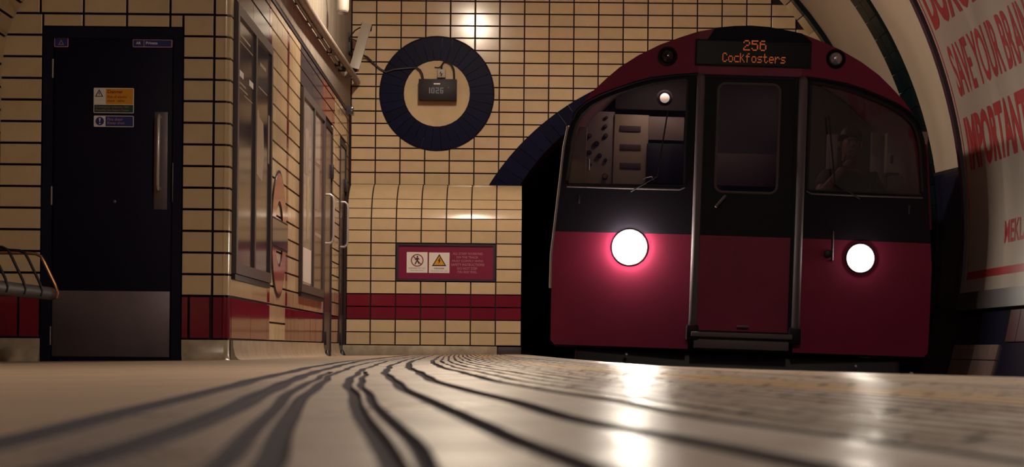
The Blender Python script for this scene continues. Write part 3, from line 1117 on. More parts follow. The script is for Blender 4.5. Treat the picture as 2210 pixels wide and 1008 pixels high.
# red staff sign let into the casing
base = Vector(((SG[0] + SG[1]) / 2, YC, (SG[2] + SG[3]) / 2))
t = thing('staff_safety_sign', 'wide dark red staff safety sign with two white pictogram plates', 'sign', base)
f = lambda x, z, d: Vector((x, YC - d, z)) - base
x0, x1, z0, z1 = SG
MB().plate(rect2(x0 + .006, x1 - .006, z0 + .006, z1 - .006), [rect2(x0 + .028, x1 - .028, z0 + .026, z1 - .024)], f, -.01, .020).build('frame', M_PFRAME, t)
MB().plate(rect2(x0 + .026, x1 - .026, z0 + .024, z1 - .022), [], f, -.01, .004).build('red_panel', M_SRED, t)


def sgp(px, py):
    p = P(px, py, YC)
    return p.x, p.z


ax, az1 = sgp(878, 544)
bx, az0 = sgp(922.5, 589)
w1 = MB().plate(rect2(ax, bx, az0, az1), [], f, .0041, .008).build('white_plate', M_WHITE, t)
cx, cz = sgp(900.5, 562)
MB().plate(circle2(cx, cz, .063, 32), [circle2(cx, cz, .053, 32)], f, .0081, .009).build('prohibition_ring', M_INKR, w1)
MB().plate([(cx - .046, cz + .039), (cx - .039, cz + .046), (cx + .046, cz - .039), (cx + .039, cz - .046)], [], f, .0092, .0100).build('slash', M_INKR, w1)
man = MB()
man.plate(circle2(cx + .002, cz + .036, .009, 12), [], f, .0081, .009)
man.plate([(cx - .010, cz + .026), (cx + .012, cz + .026), (cx + .026, cz + .006), (cx + .020, cz + .003), (cx + .010, cz + .012), (cx + .009, cz - .006), (cx + .024, cz - .036),
           (cx + .016, cz - .040), (cx, cz - .012), (cx - .018, cz - .042), (cx - .027, cz - .038), (cx - .010, cz - .004), (cx - .009, cz + .012), (cx - .020, cz + .0), (cx - .026, cz + .005)], [], f, .0081, .009)
man.build('walking_figure', M_INK, w1)
texts([('PASSENGERS MUST NOT', ax + .018, bx - .022, az0 + .040, az0 + .052, 0), ('pass this point', ax + .04, bx - .04, az0 + .017, az0 + .029, 0)], f, .0086, 'lettering', M_GFRAME, w1)
ax, az1 = sgp(926, 545)
bx, az0 = sgp(970, 589.5)
w2 = MB().plate(rect2(ax, bx, az0, az1), [], f, .0041, .008).build('white_plate', M_WHITE, t)
tx = (ax + bx) / 2
MB().plate([(tx - .074, az0 + .068), (tx + .072, az0 + .068), (tx, az0 + .190)], [[(tx - .056, az0 + .080), (tx + .054, az0 + .080), (tx, az0 + .170)]], f, .0081, .009).build('warning_triangle', M_INK, w2)
MB().plate([(tx - .056, az0 + .080), (tx + .054, az0 + .080), (tx, az0 + .170)], [], f, .0081, .0085).build('amber_field', M_AMBER, w2)
MB().plate([(tx + .004, az0 + .150), (tx - .016, az0 + .118), (tx - .003, az0 + .120), (tx - .008, az0 + .088), (tx + .016, az0 + .128), (tx + .003, az0 + .126), (tx + .012, az0 + .148)], [], f, .0087, .0094).build('lightning_bolt', M_INK, w2)
texts([('DANGER', ax + .052, bx - .052, az0 + .037, az0 + .053, .01), ('Electrified track rails', ax + .02, bx - .02, az0 + .016, az0 + .026, 0)], f, .0086, 'lettering', M_INK, w2)
rowsT = [('ALL STAFF WORKING', 977, 1041.5, 545, 550.5), ('ON THE TRACK', 985, 1032, 553, 558), ('MUST COMPLY WITH', 976, 1042, 561, 566),
         ('SAFETY INSTRUCTIONS', 973.5, 1045, 568.5, 574.5), ('DO NOT STEP', 987, 1030, 577, 582.5), ('ON ANY RAIL', 987, 1029, 584.5, 590)]
items = []
for s_, pa, pb, ya, yb in rowsT:
    xa, zt = sgp(pa, ya)
    xb, zb_ = sgp(pb, yb)
    items.append((s_, xa, xb, zb_, zt, 0.0))
texts(items, f, .0048, 'lettering', M_PINK, t)

# clock box inside the ring, with its little junction box and cables
base = P(945.5, 197, YB)
t = thing('platform_clock', 'black digital clock box showing 1026 inside the navy ring', 'clock', base)


def ck(px, py, y):
    return P(px, py, y) - base


a, c_ = ck(905, 174, YB), ck(986, 220, YB)
cw, chh = c_.x - a.x, a.z - c_.z
MB().bbox(((a.x + c_.x) / 2, -.085, (a.z + c_.z) / 2), (cw, .11, chh), .006).build('case', M_CLOCK, t)
fck = lambda x, z, d: Vector((x, -.1405 - d, z))
YK = YB - .14
p0, p1 = ck(920, 188.5, YK), ck(958, 202, YK)
SEG = {'1': 'bc', '0': 'abcdef', '2': 'abged', '6': 'afgedc'}
dw_ = (p1.x - p0.x) / 4.0
for i_, ch_ in enumerate('1026'):
    xa_, xb_ = p0.x + dw_ * i_ + dw_ * .12, p0.x + dw_ * i_ + dw_ * .88
    za_, zb_, zm_ = p1.z, p0.z, (p0.z + p1.z) / 2
    q_ = .0055
    rects = {'a': (xa_, xb_, zb_ - 2 * q_, zb_), 'd': (xa_, xb_, za_, za_ + 2 * q_), 'g': (xa_, xb_, zm_ - q_, zm_ + q_), 'f': (xa_, xa_ + 2 * q_, zm_, zb_), 'b': (xb_ - 2 * q_, xb_, zm_, zb_),
             'e': (xa_, xa_ + 2 * q_, za_, zm_), 'c': (xb_ - 2 * q_, xb_, za_, zm_)}
    dm = MB()
    for sg_ in SEG[ch_]:
        dm.plate(rect2(*rects[sg_]), [], fck, .0, .0012)
    dm.build('digit', M_DIGIT, t)
p0, p1 = ck(963, 194, YK), ck(972, 201, YK)
texts([('00', p0.x, p1.x, p1.z, p0.z, 0)], fck, .001, 'small_digits', M_CLOCK, t)
p0 = ck(968, 189, YK)
MB().lathe([(.004, 0), (.004, .002)], (p0.x, -.1405, p0.z), (0, -1, 0), 10).build('red_dot', M_DOT, t)
p0, p1 = ck(936, 179.5, YK), ck(950, 182.5, YK)
MB().plate(rect2(p0.x, p1.x, p1.z, p0.z), [], fck, 0, .002).build('label_plate', M_WHITE, t)
MB().bbox((ck(953, 161, YB).x, -.055, ck(953, 161, YB).z), (.085, .08, .088), .005).build('junction_box', M_CCTV, t)
p0 = ck(952, 162, YB)
MB().tube([(p0.x, -.0955, p0.z + .02), (p0.x - .006, -.0965, p0.z - .002), (p0.x + .012, -.0965, p0.z + .004), (p0.x + .004, -.0965, p0.z - .022)], .006, 6).build('emblem', M_BLACK, p_ := t)
p0 = ck(953, 176, YB)
MB().bbox((p0.x, -.06, p0.z + .006), (.075, .07, .022), .004).build('gland', M_BLACK, t)
tag(MB().tube([P(x, y, YB - d) for x, y, d in ((782, 119, .10), (792, 123, .05), (805, 136, .03), (820, 149, .028), (832, 156, .028), (850, 150, .035), (880, 147, .035), (898, 146, .035), (906, 151, .05), (911, 160, .06), (913, 172, .07))], .011, 8).build('cable', M_BLACK),
    'black cable looping from the wall camera across the ring to the clock', 'cable')
tag(MB().tube([P(x, y, YB - d) for x, y, d in ((953, 152, .05), (953, 142, .03), (958, 134, .03), (966, 134, .04), (974, 139, .05), (979, 150, .06), (980, 162, .07), (980, 173, .07))], .010, 8).tube([P(x, y, YB - d) for x, y, d in ((953, 143, .03), (946, 146, .03), (938, 145, .025))], .005, 6).build('cable', M_BLACK),
    'short black cable arching from the top of the ring into the clock', 'cable')

# security camera
pa, pb = P(790, 62, 19.55), P(765, 150, 19.40)
base = P(752, 100, 19.75)
t = thing('security_camera', 'long pale security camera tilted down on the corner by the end wall', 'camera', base)
d = (pb - pa)
ln = d.length
dz = d.normalized()
dx_ = Vector((1, .1, 0)).cross(dz).cross(dz).normalized() * -1
dy_ = dz.cross(dx_)
R = Matrix((dx_, dy_, dz)).transposed()
mid = (pa + pb) / 2 - base
MB().bbox(mid, (.085, .085, ln), .008, R).build('housing', M_CCTV, t)
MB().bbox(mid + R @ Vector((.0, -.055 if dy_.y > 0 else .055, -.01)), (.10, .012, ln + .05), .004, R).build('sunshield', M_CCTV, t)
MB().bbox(pa - base - dz * .02, (.11, .11, .02), .004, R).build('rear_cap', M_BLACK, t)
MB().lathe([(.03, 0), (.03, .012)], pb - base, dz, 16).build('lens', M_LENSD, t)
wl_ = Vector((XW, 19.70, base.z + ZC * 0)) - base
MB().bbox(Vector((XW + .012, 19.72, P(750, 95, 19.7).z)) - base, (.03, .10, .22), .004).build('wall_plate', M_BLACK, t)
MB().tube([Vector((XW + .02, 19.72, P(750, 110, 19.7).z)) - base, P(757, 118, 19.6) - base, P(766, 120, 19.5) - base], .014, 8).build('bracket', M_BLACK, t)
MB().tube([P(x, y, 19.62) - base for x, y in ((753, 84), (758, 76), (766, 66), (776, 60), (786, 58))], .007, 6).tube([P(x, y, 19.62) - base for x, y in ((753, 86), (760, 84), (768, 88), (772, 92))], .006, 6).build('cable', M_BLACK, t)

# ------------------------------------------------------------------ vault / right wall
def vc(Y):
    t = min(1, max(0, (Y - 14.4) / (17.4 - 14.4)))
    return (-.46 + .49 * t, .90 + ZC + .135 * t, 3.89 - .005 * t)


def VP(ang, Y, d=0.0):
    cx, cz, r = vc(Y)
    a = math.radians(ang)
    return Vector((cx + (r - d) * math.cos(a), Y, cz + (r - d) * math.sin(a)))


def vault(name, a0, a1, Y0, Y1, m, d0=-.10, d1=0.0, na=24, ny=10, parent=None):
    b = MB()
    A0 = a0 if callable(a0) else (lambda Y: a0)
    A1 = a1 if callable(a1) else (lambda Y: a1)

    def gp(u, v, d):
        Y = Y0 + (Y1 - Y0) * v
        return VP(A0(Y) + (A1(Y) - A0(Y)) * u, Y, d)
    b.grid(lambda u, v: gp(u, v, d1), na, ny)
    b.grid(lambda u, v: gp(u, v, d0), na, ny)
    k = (na + 1) * (ny + 1)
    fs = []
    for i in range(na):
        fs += [(i, i + 1, k + i + 1, k + i), (ny * (na + 1) + i, ny * (na + 1) + i + 1, k + ny * (na + 1) + i + 1, k + ny * (na + 1) + i)]
    for j in range(ny):
        fs += [(j * (na + 1), (j + 1) * (na + 1), k + (j + 1) * (na + 1), k + j * (na + 1)),
               (j * (na + 1) + na, (j + 1) * (na + 1) + na, k + (j + 1) * (na + 1) + na, k + j * (na + 1) + na)]
    b.f += fs
    return b.build(name, m, parent)


def ang_at(z, Y):
    cx, cz, r = vc(Y)
    return math.degrees(math.asin((z - cz) / r))


wall_right = struct(vault('wall_right', -32, 60, 4.0, 19.995, M_VAULT, na=32, ny=80))
struct(vault('ceiling', 60.05, 116, 8.0, 19.995, M_VAULT, na=20, ny=60))
# dark dado panels beyond the poster, with thin joints
zt_ = ZC + 1.53
for Y0, Y1 in ((14.47, 15.5), (15.51, 16.6), (16.61, 17.58), (18.12, 19.9)):
    am = lambda Y: 6.9 + (Y - 14.7) * .47
    vault('dado_panel', -9, am, Y0, Y1, M_DARKP, .001, .022, 8, 4, wall_right)
    vault('dado_rail', am, lambda Y: am(Y) + .45, Y0, Y1, M_BLACK, .001, .026, 1, 4, wall_right)
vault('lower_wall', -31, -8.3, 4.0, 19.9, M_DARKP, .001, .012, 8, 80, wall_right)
# cream and red tiles low on the far wall, colours darkened for shade
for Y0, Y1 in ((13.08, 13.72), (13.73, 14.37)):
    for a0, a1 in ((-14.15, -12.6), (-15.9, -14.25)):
        vault('tile', a0, a1, Y0, Y1, M_TILE_SHADE, .011, .026, 2, 2, wall_right)
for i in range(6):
    vault('red_tile', -12.3, -9.1, 12.94 - .26 * (i + 1) + .01, 12.94 - .26 * i, M_REDT_SHADE, .011, .026, 3, 1, wall_right)
# dark green tile ribs
for j in range(2):
    for i in range(38):
        a0 = -9 + i * 2.7
        Y0 = 17.60 + j * .245
        vault('green_tile', a0 + .04, a0 + 2.66, Y0 + .004, Y0 + .241, M_GREEN, .002, .034, 2, 1, wall_right)
struct(vault('trim_1', -9, 100, 19.86, 19.985, M_GREEN, .001, .05, 30, 1))

# big poster on the right wall
base = VP(-7, 13, .03)
t = thing('wall_poster', 'large white poster with tall red lettering on the curved right wall', 'poster', base)
YPO = 14.42
RP = 3.87


def FP(u, s_, d):
    """u metres from the poster's left edge, s_ metres up the curve from the tunnel axis"""
    a = s_ / RP
    cx, cz, r = vc(10)
    return Vector((cx + (RP - d) * math.cos(a), YPO - u, cz + (RP - d) * math.sin(a))) - base


def curved_plate(u0, u1, s0, s1, d0, d1, name, m, n=26, par=None):
    b = MB()
    vs, fs = [], []
    for i in range(n + 1):
        s_ = s0 + (s1 - s0) * i / n
        vs += [FP(u0, s_, d0), FP(u1, s_, d0), FP(u1, s_, d1), FP(u0, s_, d1)]
    for i in range(n):
        for e in range(4):
            fs.append((i * 4 + e, i * 4 + (e + 1) % 4, i * 4 + 4 + (e + 1) % 4, i * 4 + 4 + e))
    fs += [(0, 1, 2, 3), (n * 4 + 3, n * 4 + 2, n * 4 + 1, n * 4)]
    b.add(vs, fs)
    return b.build(name, m, par or t)


curved_plate(.05, 4.6, -.47, 2.75, -.03, .010, 'paper', M_POSTER)
curved_plate(-.03, .05, -.60, 2.80, -.03, .035, 'frame_side', M_PFRAME)
curved_plate(.05, 4.6, -.60, -.47, -.03, .05, 'frame_sill', M_GFRAME, 3)
curved_plate(.105, .125, -.31, 2.70, .0102, .0118, 'red_border', M_PRED)
curved_plate(.105, 4.5, -.365, -.310, .0102, .0118, 'red_rule', M_PRED, 2)


def wrap_text(s_, u0, u1, s0, s1, bold=.03, name='lettering'):
    vs, fs = fit_text(s_, u0, u1, s0, s1, bold)
    bm = bmesh.new()
    bv = [bm.verts.new((x, y, 0)) for x, y in vs]
    for q in fs:
        try:
            bm.faces.new([bv[i] for i in q])
        except ValueError:
            pass
    k = s0 + .06
    while k < s1:
        bmesh.ops.bisect_plane(bm, geom=bm.verts[:] + bm.edges[:] + bm.faces[:], plane_co=(0, k, 0), plane_no=(0, 1, 0))
        k += .06
    bm.verts.index_update()
    seen = set()
    for f0 in bm.faces:
        if f0 in seen:
            continue
        isl, st_ = [], [f0]
        seen.add(f0)
        while st_:
            q = st_.pop()
            isl.append(q)
            for v in q.verts:
                for g in v.link_faces:
                    if g not in seen:
                        seen.add(g)
                        st_.append(g)
        idx = {}
        for q in isl:
            for v in q.verts:
                idx.setdefault(v.index, (len(idx), v.co.copy()))
        b = MB()
        b.add([FP(c.x, c.y, .0119) for _, c in idx.values()], [[idx[v.index][0] for v in q.verts] for q in isl])
        b.build('letter', M_PRED, t, fix=False)
    bm.free()


wrap_text('DOXOL', .20, 1.52, 1.49, 1.95, .04)
wrap_text('SAVE YOUR BRAIN FOR', .30, 2.93, .965, 1.345, .02)
wrap_text('IMPORTANT', .24, 1.90, .425, .82, .04)
wrap_text('MEKLA', 1.13, 1.75, -.15, .005, .02)

# ------------------------------------------------------------------ track pit and running tunnel
b = MB()
b.box((2.4, 9.0, -1.12), (4.2, 22.5, .12))
struct(b.build('floor_trackbed', M_PIT))
b = MB()
nn_ = 40


def tun(u, v):
    a = math.radians(-60 + 300 * u)
    return (PI_C[0] + PI_R * math.cos(a), YB + .05 + 14 * v, PI_C[1] + PI_R * math.sin(a))


b.grid(tun, nn_, 14)
b.grid(lambda u, v: Vector(tun(u, v)) + Vector((math.cos(math.radians(-60 + 300 * u)) * .15, 0, math.sin(math.radians(-60 + 300 * u)) * .15)), nn_, 14)
b.box((PI_C[0], YB + 14.0, PI_C[1]), (4.0, .2, 4.0))
struct(b.build('wall_tunnel', M_SOOT, fix=False))
b = MB().box((2.0, 27, -1.12), (3.0, 14, .12))
struct(b.build('floor_tunnel', M_PIT))
gz = -.96
for i, (dx, lab, r_) in enumerate(((-.72, 'steel running rail nearer the platform, under the train', 'running rails'), (.72, 'steel running rail nearer the far wall, under the train', 'running rails'),
                                   (1.12, 'raised conductor rail by the far wall', None), (0, 'conductor rail midway between the running rails', None))):
    z = gz if i < 2 else gz + .06
    b = MB().bbox((1.65 + dx, 16, z - .065), (.13, 32, .02), .004).bbox((1.65 + dx, 16, z), (.02, 32, .12), .004).bbox((1.65 + dx, 16, z + .06), (.07, 32, .04), .01)
    tag(b.build('running_rail' if i < 2 else 'conductor_rail', M_RAIL), lab, 'rail', r_)

# ------------------------------------------------------------------ train
YT = 13.6
TO = P(1597, 757, YT)
TROLL = math.radians(1.45)
TYAW = math.radians(-2.0)
train = thing('underground_train', 'red underground train with dark window band, coming out of the tunnel', 'train', TO, (0, TROLL, TYAW))
TM = Matrix.Translation(TO) @ Matrix.Rotation(TYAW, 4, 'Z') @ Matrix.Rotation(TROLL, 4, 'Y')
TMI = TM.inverted()


def TT(px, py, dy):
    """train-local point dy metres behind the cab front"""
    return TMI @ P(px, py, YT + dy)


PROF = [(0, 1.327), (.3, 1.333), (.64, 1.334), (.9, 1.312), (1.156, 1.290), (1.40, 1.272), (1.53, 1.250), (1.62, 1.218), (1.70, 1.168), (1.80, 1.085), (1.89, .992), (1.965, .908), (2.05, .78),
        (2.127, .63), (2.18, .49), (2.22, .37), (2.245, .25), (2.260, .12), (2.265, 0)]


def hw(z):
    for (za, a), (zb, b_) in zip(PROF[:-1], PROF[1:]):
        if za <= z <= zb:
            return a + (b_ - a) * (z - za) / (zb - za)
    return 0


def top(x):
    x = abs(x)
    for (za, a), (zb, b_) in list(zip(PROF[:-1], PROF[1:]))[6:]:
        if b_ <= x <= a:
            return za + (zb - za) * (a - x) / (a - b_)
    return 1.5


def yf(x):
    return max(0, abs(x) - .36) * .14


def TF(x, z, d):
    return Vector((x, yf(x) - d, z))


KC = [(.36, 1.925), (.52, 1.912), (.68, 1.890), (.80, 1.858), (.93, 1.812), (1.04, 1.768), (1.136, 1.715), (1.20, 1.655), (1.228, 1.592)]
for sgn, side in ((-1, 'left'), (1, 'right')):
    S = lambda pts: [(sgn * x, z) for x, z in pts]
    edge = [(hw(z), z) for z in (.30, .55, .64)]
    MB().plate(S([(.365, 0), (1.30, 0), (hw(.03), .03)] + edge + [(hw(.80), .80), (.365, .80)]), [], TF, -.04, 0).build('lower_panel', M_TRED, train)
    win = [(.44, 1.135), (1.235, 1.135), (1.250, 1.16), (1.222, 1.45), (1.195, 1.565), (1.165, 1.63), (1.09, 1.698), (1.0, 1.745), (.92, 1.778), (.79, 1.822), (.67, 1.856), (.52, 1.880), (.44, 1.885), (.428, 1.87), (.428, 1.15)]
    fr = MB().plate(S([(.365, .802), (hw(.802), .802), (hw(1.0), 1.0), (hw(1.156), 1.156), (hw(1.40), 1.40), (hw(1.53), 1.53), (1.228, 1.592)] + KC[::-1][1:]), [S(win)], TF, -.04, 0.001).build('window_surround', M_TDARK, train)
    MB().plate(S(win), [], TF, -.022, -.016).build('windscreen', M_GLASS, train)
    wf = [TF(sgn * x, z, .004) for x, z in win]
    MB().tube(wf + [wf[0]], .011, 6, False).build('window_seal', M_TSEAL, fr)
    MB().tube([TF(sgn * x, z, .010) for x, z in ((1.25, 1.118), (.9, 1.114), (.46, 1.112), (.425, 1.128))], .007, 6).build('window_trim', M_TGREY, fr)
    outer = [(1.228, 1.592)] + [(b_, a) for a, b_ in PROF if a > 1.6 and b_ > .36] + [(.36, top(.36))]
    MB().plate(S(KC + [p for p in outer]), [], TF, -.04, .006).build('roof_panel', M_TRED, train)
    MB().tube([TF(sgn * x, z, .010) for x, z in KC[::-1]], .010, 6).build('rain_gutter', M_TDARK, train)
    # grab pole beside the door
    px_ = .34 if sgn < 0 else .372
    MB().tube([(sgn * px_, -.005, 1.905), (sgn * px_, -.06, 1.885), (sgn * px_, -.065, 1.80), (sgn * px_, -.065, .92), (sgn * px_, -.065, .20), (sgn * px_, -.05, .165), (sgn * px_, -.005, .15)], .029, 12).build('grab_pole', M_TGREY, train)
    MB().bbox((sgn * px_, -.03, .115), (.085, .10, .11), .012).build('pole_foot', M_TDARK, train)
    # headlight; the left is widened with a pale bezel to imitate its glare
    hx, hz_ = (-.793, .700) if sgn < 0 else (.822, .677)
    rr = .116 if sgn < 0 else .0965
    by = yf(hx)
    hax = Vector((sgn * .139, -.99, 0))
    hb = MB().lathe([(rr + .012, -.01), (rr + .012, .006), (rr + .006, .010), (rr + .001, .008), (rr + .001, -.01)], (hx, by, hz_), hax, 32).build('headlight_bezel', M_TSILV if sgn < 0 else M_TDARK, train)
    bulge = .048 if sgn < 0 else .022
    MB().lathe([(rr, .002)] + [(rr * math.cos(math.radians(a)), .006 + bulge * math.sin(math.radians(a))) for a in (5, 20, 38, 55, 72, 86)], (hx, by, hz_), hax, 32).build('headlight_lens', M_HL if sgn < 0 else M_HR, hb)
    # upper marker lamp
    mx_, mz_ = (-.575, 2.045) if sgn < 0 else (.598, 2.062)
    mbz = MB().lathe([(.068, -.01), (.068, .018), (.056, .026), (.048, .018), (.048, 0)], (mx_, yf(mx_), mz_), (0, -1, 0), 24).build('marker_lamp', M_TDARK if sgn < 0 else M_TROOF, train)
    MB().lathe([(.050, .006), (.046, .020), (.034, .031), (.015, .036)], (mx_, yf(mx_), mz_), (0, -1, 0), 20).build('lamp_lens', M_LENSD if sgn < 0 else M_LENS, mbz)
    # windscreen wiper
    MB().tube([TF(sgn * .80, 1.09, .03), TF(sgn * .62, 1.20, .03), TF(sgn * .56, 1.66, .025)], .006, 6).build('wiper', M_TSEAL, train)
# pale corner strips down the cab sides
for sgn in (-1, 1):
    b = MB()
    zs = [.40, .64, .9, 1.156, 1.40, 1.53] if sgn < 0 else [.9, 1.156, 1.40, 1.50]
    vs, fs = [], []
    for z in zs:
        x = hw(z)
        for dx, dy in ((-.004, .16), (.016, .15), (.020, .20), (.0, .22)):
            vs.append((sgn * (x + dx), dy, z))
    for i in range(len(zs) - 1):
        for e in range(4):
            fs.append((i * 4 + e, i * 4 + (e + 1) % 4, i * 4 + 4 + (e + 1) % 4, i * 4 + 4 + e))
    fs += [(0, 1, 2, 3), tuple(len(zs) * 4 - 4 + e for e in range(4))[::-1]]
    b.add(vs, fs)
    b.build('corner_strip', M_TSILV if sgn < 0 else M_TRED, train)
# centre: door, header, destination display, roof cowl
MB().plate([(-.325, .135), (.325, .135), (.325, .80), (-.325, .80)], [], TF, -.05, -.006).build('door_lower', M_TRED, train)
MB().plate(rect2(-.345, .345, .12, 1.925), [rect2(-.327, .327, .133, 1.9)], TF, -.05, .004).build('door_frame', M_TDARK, train)
dw = rrect2(-.213, .217, 1.105, 1.865, .05)
du = MB().plate([(-.325, .802), (.325, .802), (.325, 1.90), (-.325, 1.90)], [dw], TF, -.05, -.006).build('door_upper', M_TDARK, train)
MB().plate(dw, [], TF, -.030, -.024).build('door_glass', M_GLASS, du)
dwf = [TF(x, z, -.004) for x, z in dw]
MB().tube(dwf + [dwf[0]], .010, 6, False).build('door_seal', M_TGREY, du)
a, c_ = TT(1545, 446, 0), TT(1565, 424, 0)
MB().tube([(a.x, .0, a.z), (a.x, -.03, a.z), (c_.x, -.03, c_.z), (c_.x, .0, c_.z)], .011, 8).build('door_handle', M_TGREY, du)
a = TT(1603, 705, 0)
MB().bbox((a.x, -.018, a.z), (.085, .03, .016), .004).build('door_catch', M_TGREY, train)
zc_ = [(.36, 1.925)] + [(x, top(x)) for x in (.36, .25, .12, 0, -.12, -.25, -.36)] + [(-.36, 1.925)]
hd = MB().plate(zc_, [], TF, -.05, .006).build('header_panel', M_TRED, train)
cow = [(-.30, 2.168), (.425, 2.168), (.40, 2.19), (.352, top(.36) + .003), (.25, top(.25) - .001), (.12, top(.12) + .004), (0, 2.270), (-.12, top(.12) + .004), (-.25, top(.25) + .003)]
MB().plate(cow, [], TF, .004, .022).build('roof_cowl', M_TROOF, train)
db = MB().plate(rect2(-.385, .425, 1.982, 2.168), [], TF, -.02, .016).build('destination_display', M_TDARK, train)
MB().plate(rect2(-.372, .412, 1.994, 2.156), [], TF, .0161, .020).build('display_glass', M_DISP, db)


def dot_text(items, name):
    FONT5 = {'2': '01110 10001 00001 00110 01000 10000 11111', '5': '11111 10000 11110 00001 00001 10001 01110', '6': '01110 10000 11110 10001 10001 10001 01110',
             'C': '01110 10001 10000 10000 10000 10001 01110', 'o': '00000 00000 01110 10001 10001 10001 01110', 'c': '00000 00000 01111 10000 10000 10000 01111',
             'k': '10000 10010 10100 11000 10100 10010 10001', 'f': '00110 01000 11110 01000 01000 01000 01000', 's': '00000 00000 01111 10000 01110 00001 11110',
             't': '01000 01000 11110 01000 01000 01001 00110', 'e': '00000 00000 01110 10001 11111 10000 01110', 'r': '00000 00000 10110 11001 10000 10000 10000'}
    b = MB()
    for s_, x0, x1, z0, z1 in items:
        cw_ = (x1 - x0) / (len(s_) * 6 - 1)
        ch_ = (z1 - z0) / 7
        for i, g in enumerate(s_):
            for r_, row in enumerate(FONT5[g].split()):
                for k, bit in enumerate(row):
                    if bit == '1':
                        x = x0 + (i * 6 + k + .5) * cw_
                        z = z1 - (r_ + .5) * ch_
                        e = min(cw_, ch_) * .47
                        n_ = len(b.v)
                        b.add([(x - cw_ * .47, -.0206, z - ch_ * .44), (x + cw_ * .47, -.0206, z - ch_ * .44), (x + cw_ * .47, -.0206, z + ch_ * .44), (x - cw_ * .47, -.0206, z + ch_ * .44)], [(0, 1, 2, 3)])
    return b.build(name, M_ORANGE, db, fix=False)


p0, p1 = TT(1604, 88, 0), TT(1653, 111, 0)
p2, p3 = TT(1559, 115, 0), TT(1694, 138, 0)
zz = (p2.z + p3.z) / 2
dot_text([('256', p0.x, p1.x, (p0.z + p1.z) / 2 - .037, (p0.z + p1.z) / 2 + .037)], 'route_number')
dot_text([('Cockfosters', p2.x, p3.x, zz - .033, zz + .033)], 'destination_name')
# step under the door
MB().bbox((.0, -.045, .105), (.70, .11, .035), .006).build('door_step', M_TGREY, train)
MB().bbox((.0, -.06, .04), (.66, .03, .065), .006).build('step_riser', M_TGREY, train)
# vertical lever on the right panel
a, c_ = TT(1797, 500, 0), TT(1795, 562, 0)
MB().tube([(a.x, yf(a.x), a.z), (a.x, yf(a.x) - .03, a.z), (c_.x, yf(c_.x) - .03, c_.z), (c_.x, yf(c_.x), c_.z)], .008, 6).build('hand_rail', M_TSEAL, train)
a = TT(1787, 548, 0)
MB().lathe([(.03, 0), (.03, .02), (.02, .028)], (a.x, yf(a.x), a.z), (0, -1, 0), 16).build('socket', M_TSEAL, train)
# body shell behind the cab front
full = [(x, z) for z, x in PROF] + [(-x, z) for z, x in PROF[::-1][1:]]
b = MB()
vs, fs = [], []
YLs = [None, .35, 2.5, 5.5, 9.0]
for sc in (1.0, .965):
    for Y_ in YLs:
        for x, z in full:
            xx, zz2 = x * sc, z * sc + (0 if sc == 1 else .03)
            vs.append((xx, yf(x) + .035 if Y_ is None else Y_, zz2))
n = len(full)
for q in range(2):
    for i in range(len(YLs) - 1):
        for k in range(n - 1):
            o_ = q * n * len(YLs)
            fs.append((o_ + i * n + k, o_ + i * n + k + 1, o_ + (i + 1) * n + k + 1, o_ + (i + 1) * n + k))
b.add(vs, fs)
b.build('body_shell', M_TRED, train, fix=False)
MB().box((0, 4.6, .02), (2.60, 8.8, .06)).build('cab_floor', M_CABIN, train)
MB().plate([(x * .955, z * .955 + .04) for x, z in full], [], lambda x, z, d: Vector((x, 1.35 - d, z)), -.04, 0).build('bulkhead', M_CABIN, train)
# underframe, coupler, wheels
MB().bbox((0, 4.5, -.22), (2.30, 8.6, .40), .03).build('underframe', M_BLACK, train)
MB().lathe([(.09, 0), (.09, .35), (.14, .36), (.14, .46)], (0, .12, -.35), (0, -1, 0), 16).build('coupler', M_BLACK, train)
for sx in (-1, 1):
    for yy in (1.2, 3.0):
        MB().lathe([(.40, 0), (.42, .02), (.42, .05), (.36, .10), (.1, .12)], (sx * .70, yy, -.47), (sx, 0, 0), 24).build('wheel', M_BLACK, train)
    MB().bbox((sx * .92, 2.1, -.45), (.08, 2.4, .22), .02).build('bogie_frame', M_BLACK, train)
for px_, py_ in ((1352, 765), (1845, 790), (1965, 806)):  # shiny studs added to give sparkles under the train
    a = TT(px_, py_, .1)
    MB().lathe([(.012, 0), (.012, .03), (.008, .04)], (a.x, .12, a.z), (0, -1, 0), 10).build('glint_stud', M_CHROME, train)

# cab interior, left: equipment cupboards on the bulkhead
cab = 1.30


def cabbox(pa, pb, dy, th, m, name, par=train, bev=.006):
    a, c_ = TT(*pa, dy), TT(*pb, dy)
    return MB().bbox(((a.x + c_.x) / 2, dy + th / 2, (a.z + c_.z) / 2), (abs(c_.x - a.x), th, abs(a.z - c_.z)), bev).build(name, m, par)


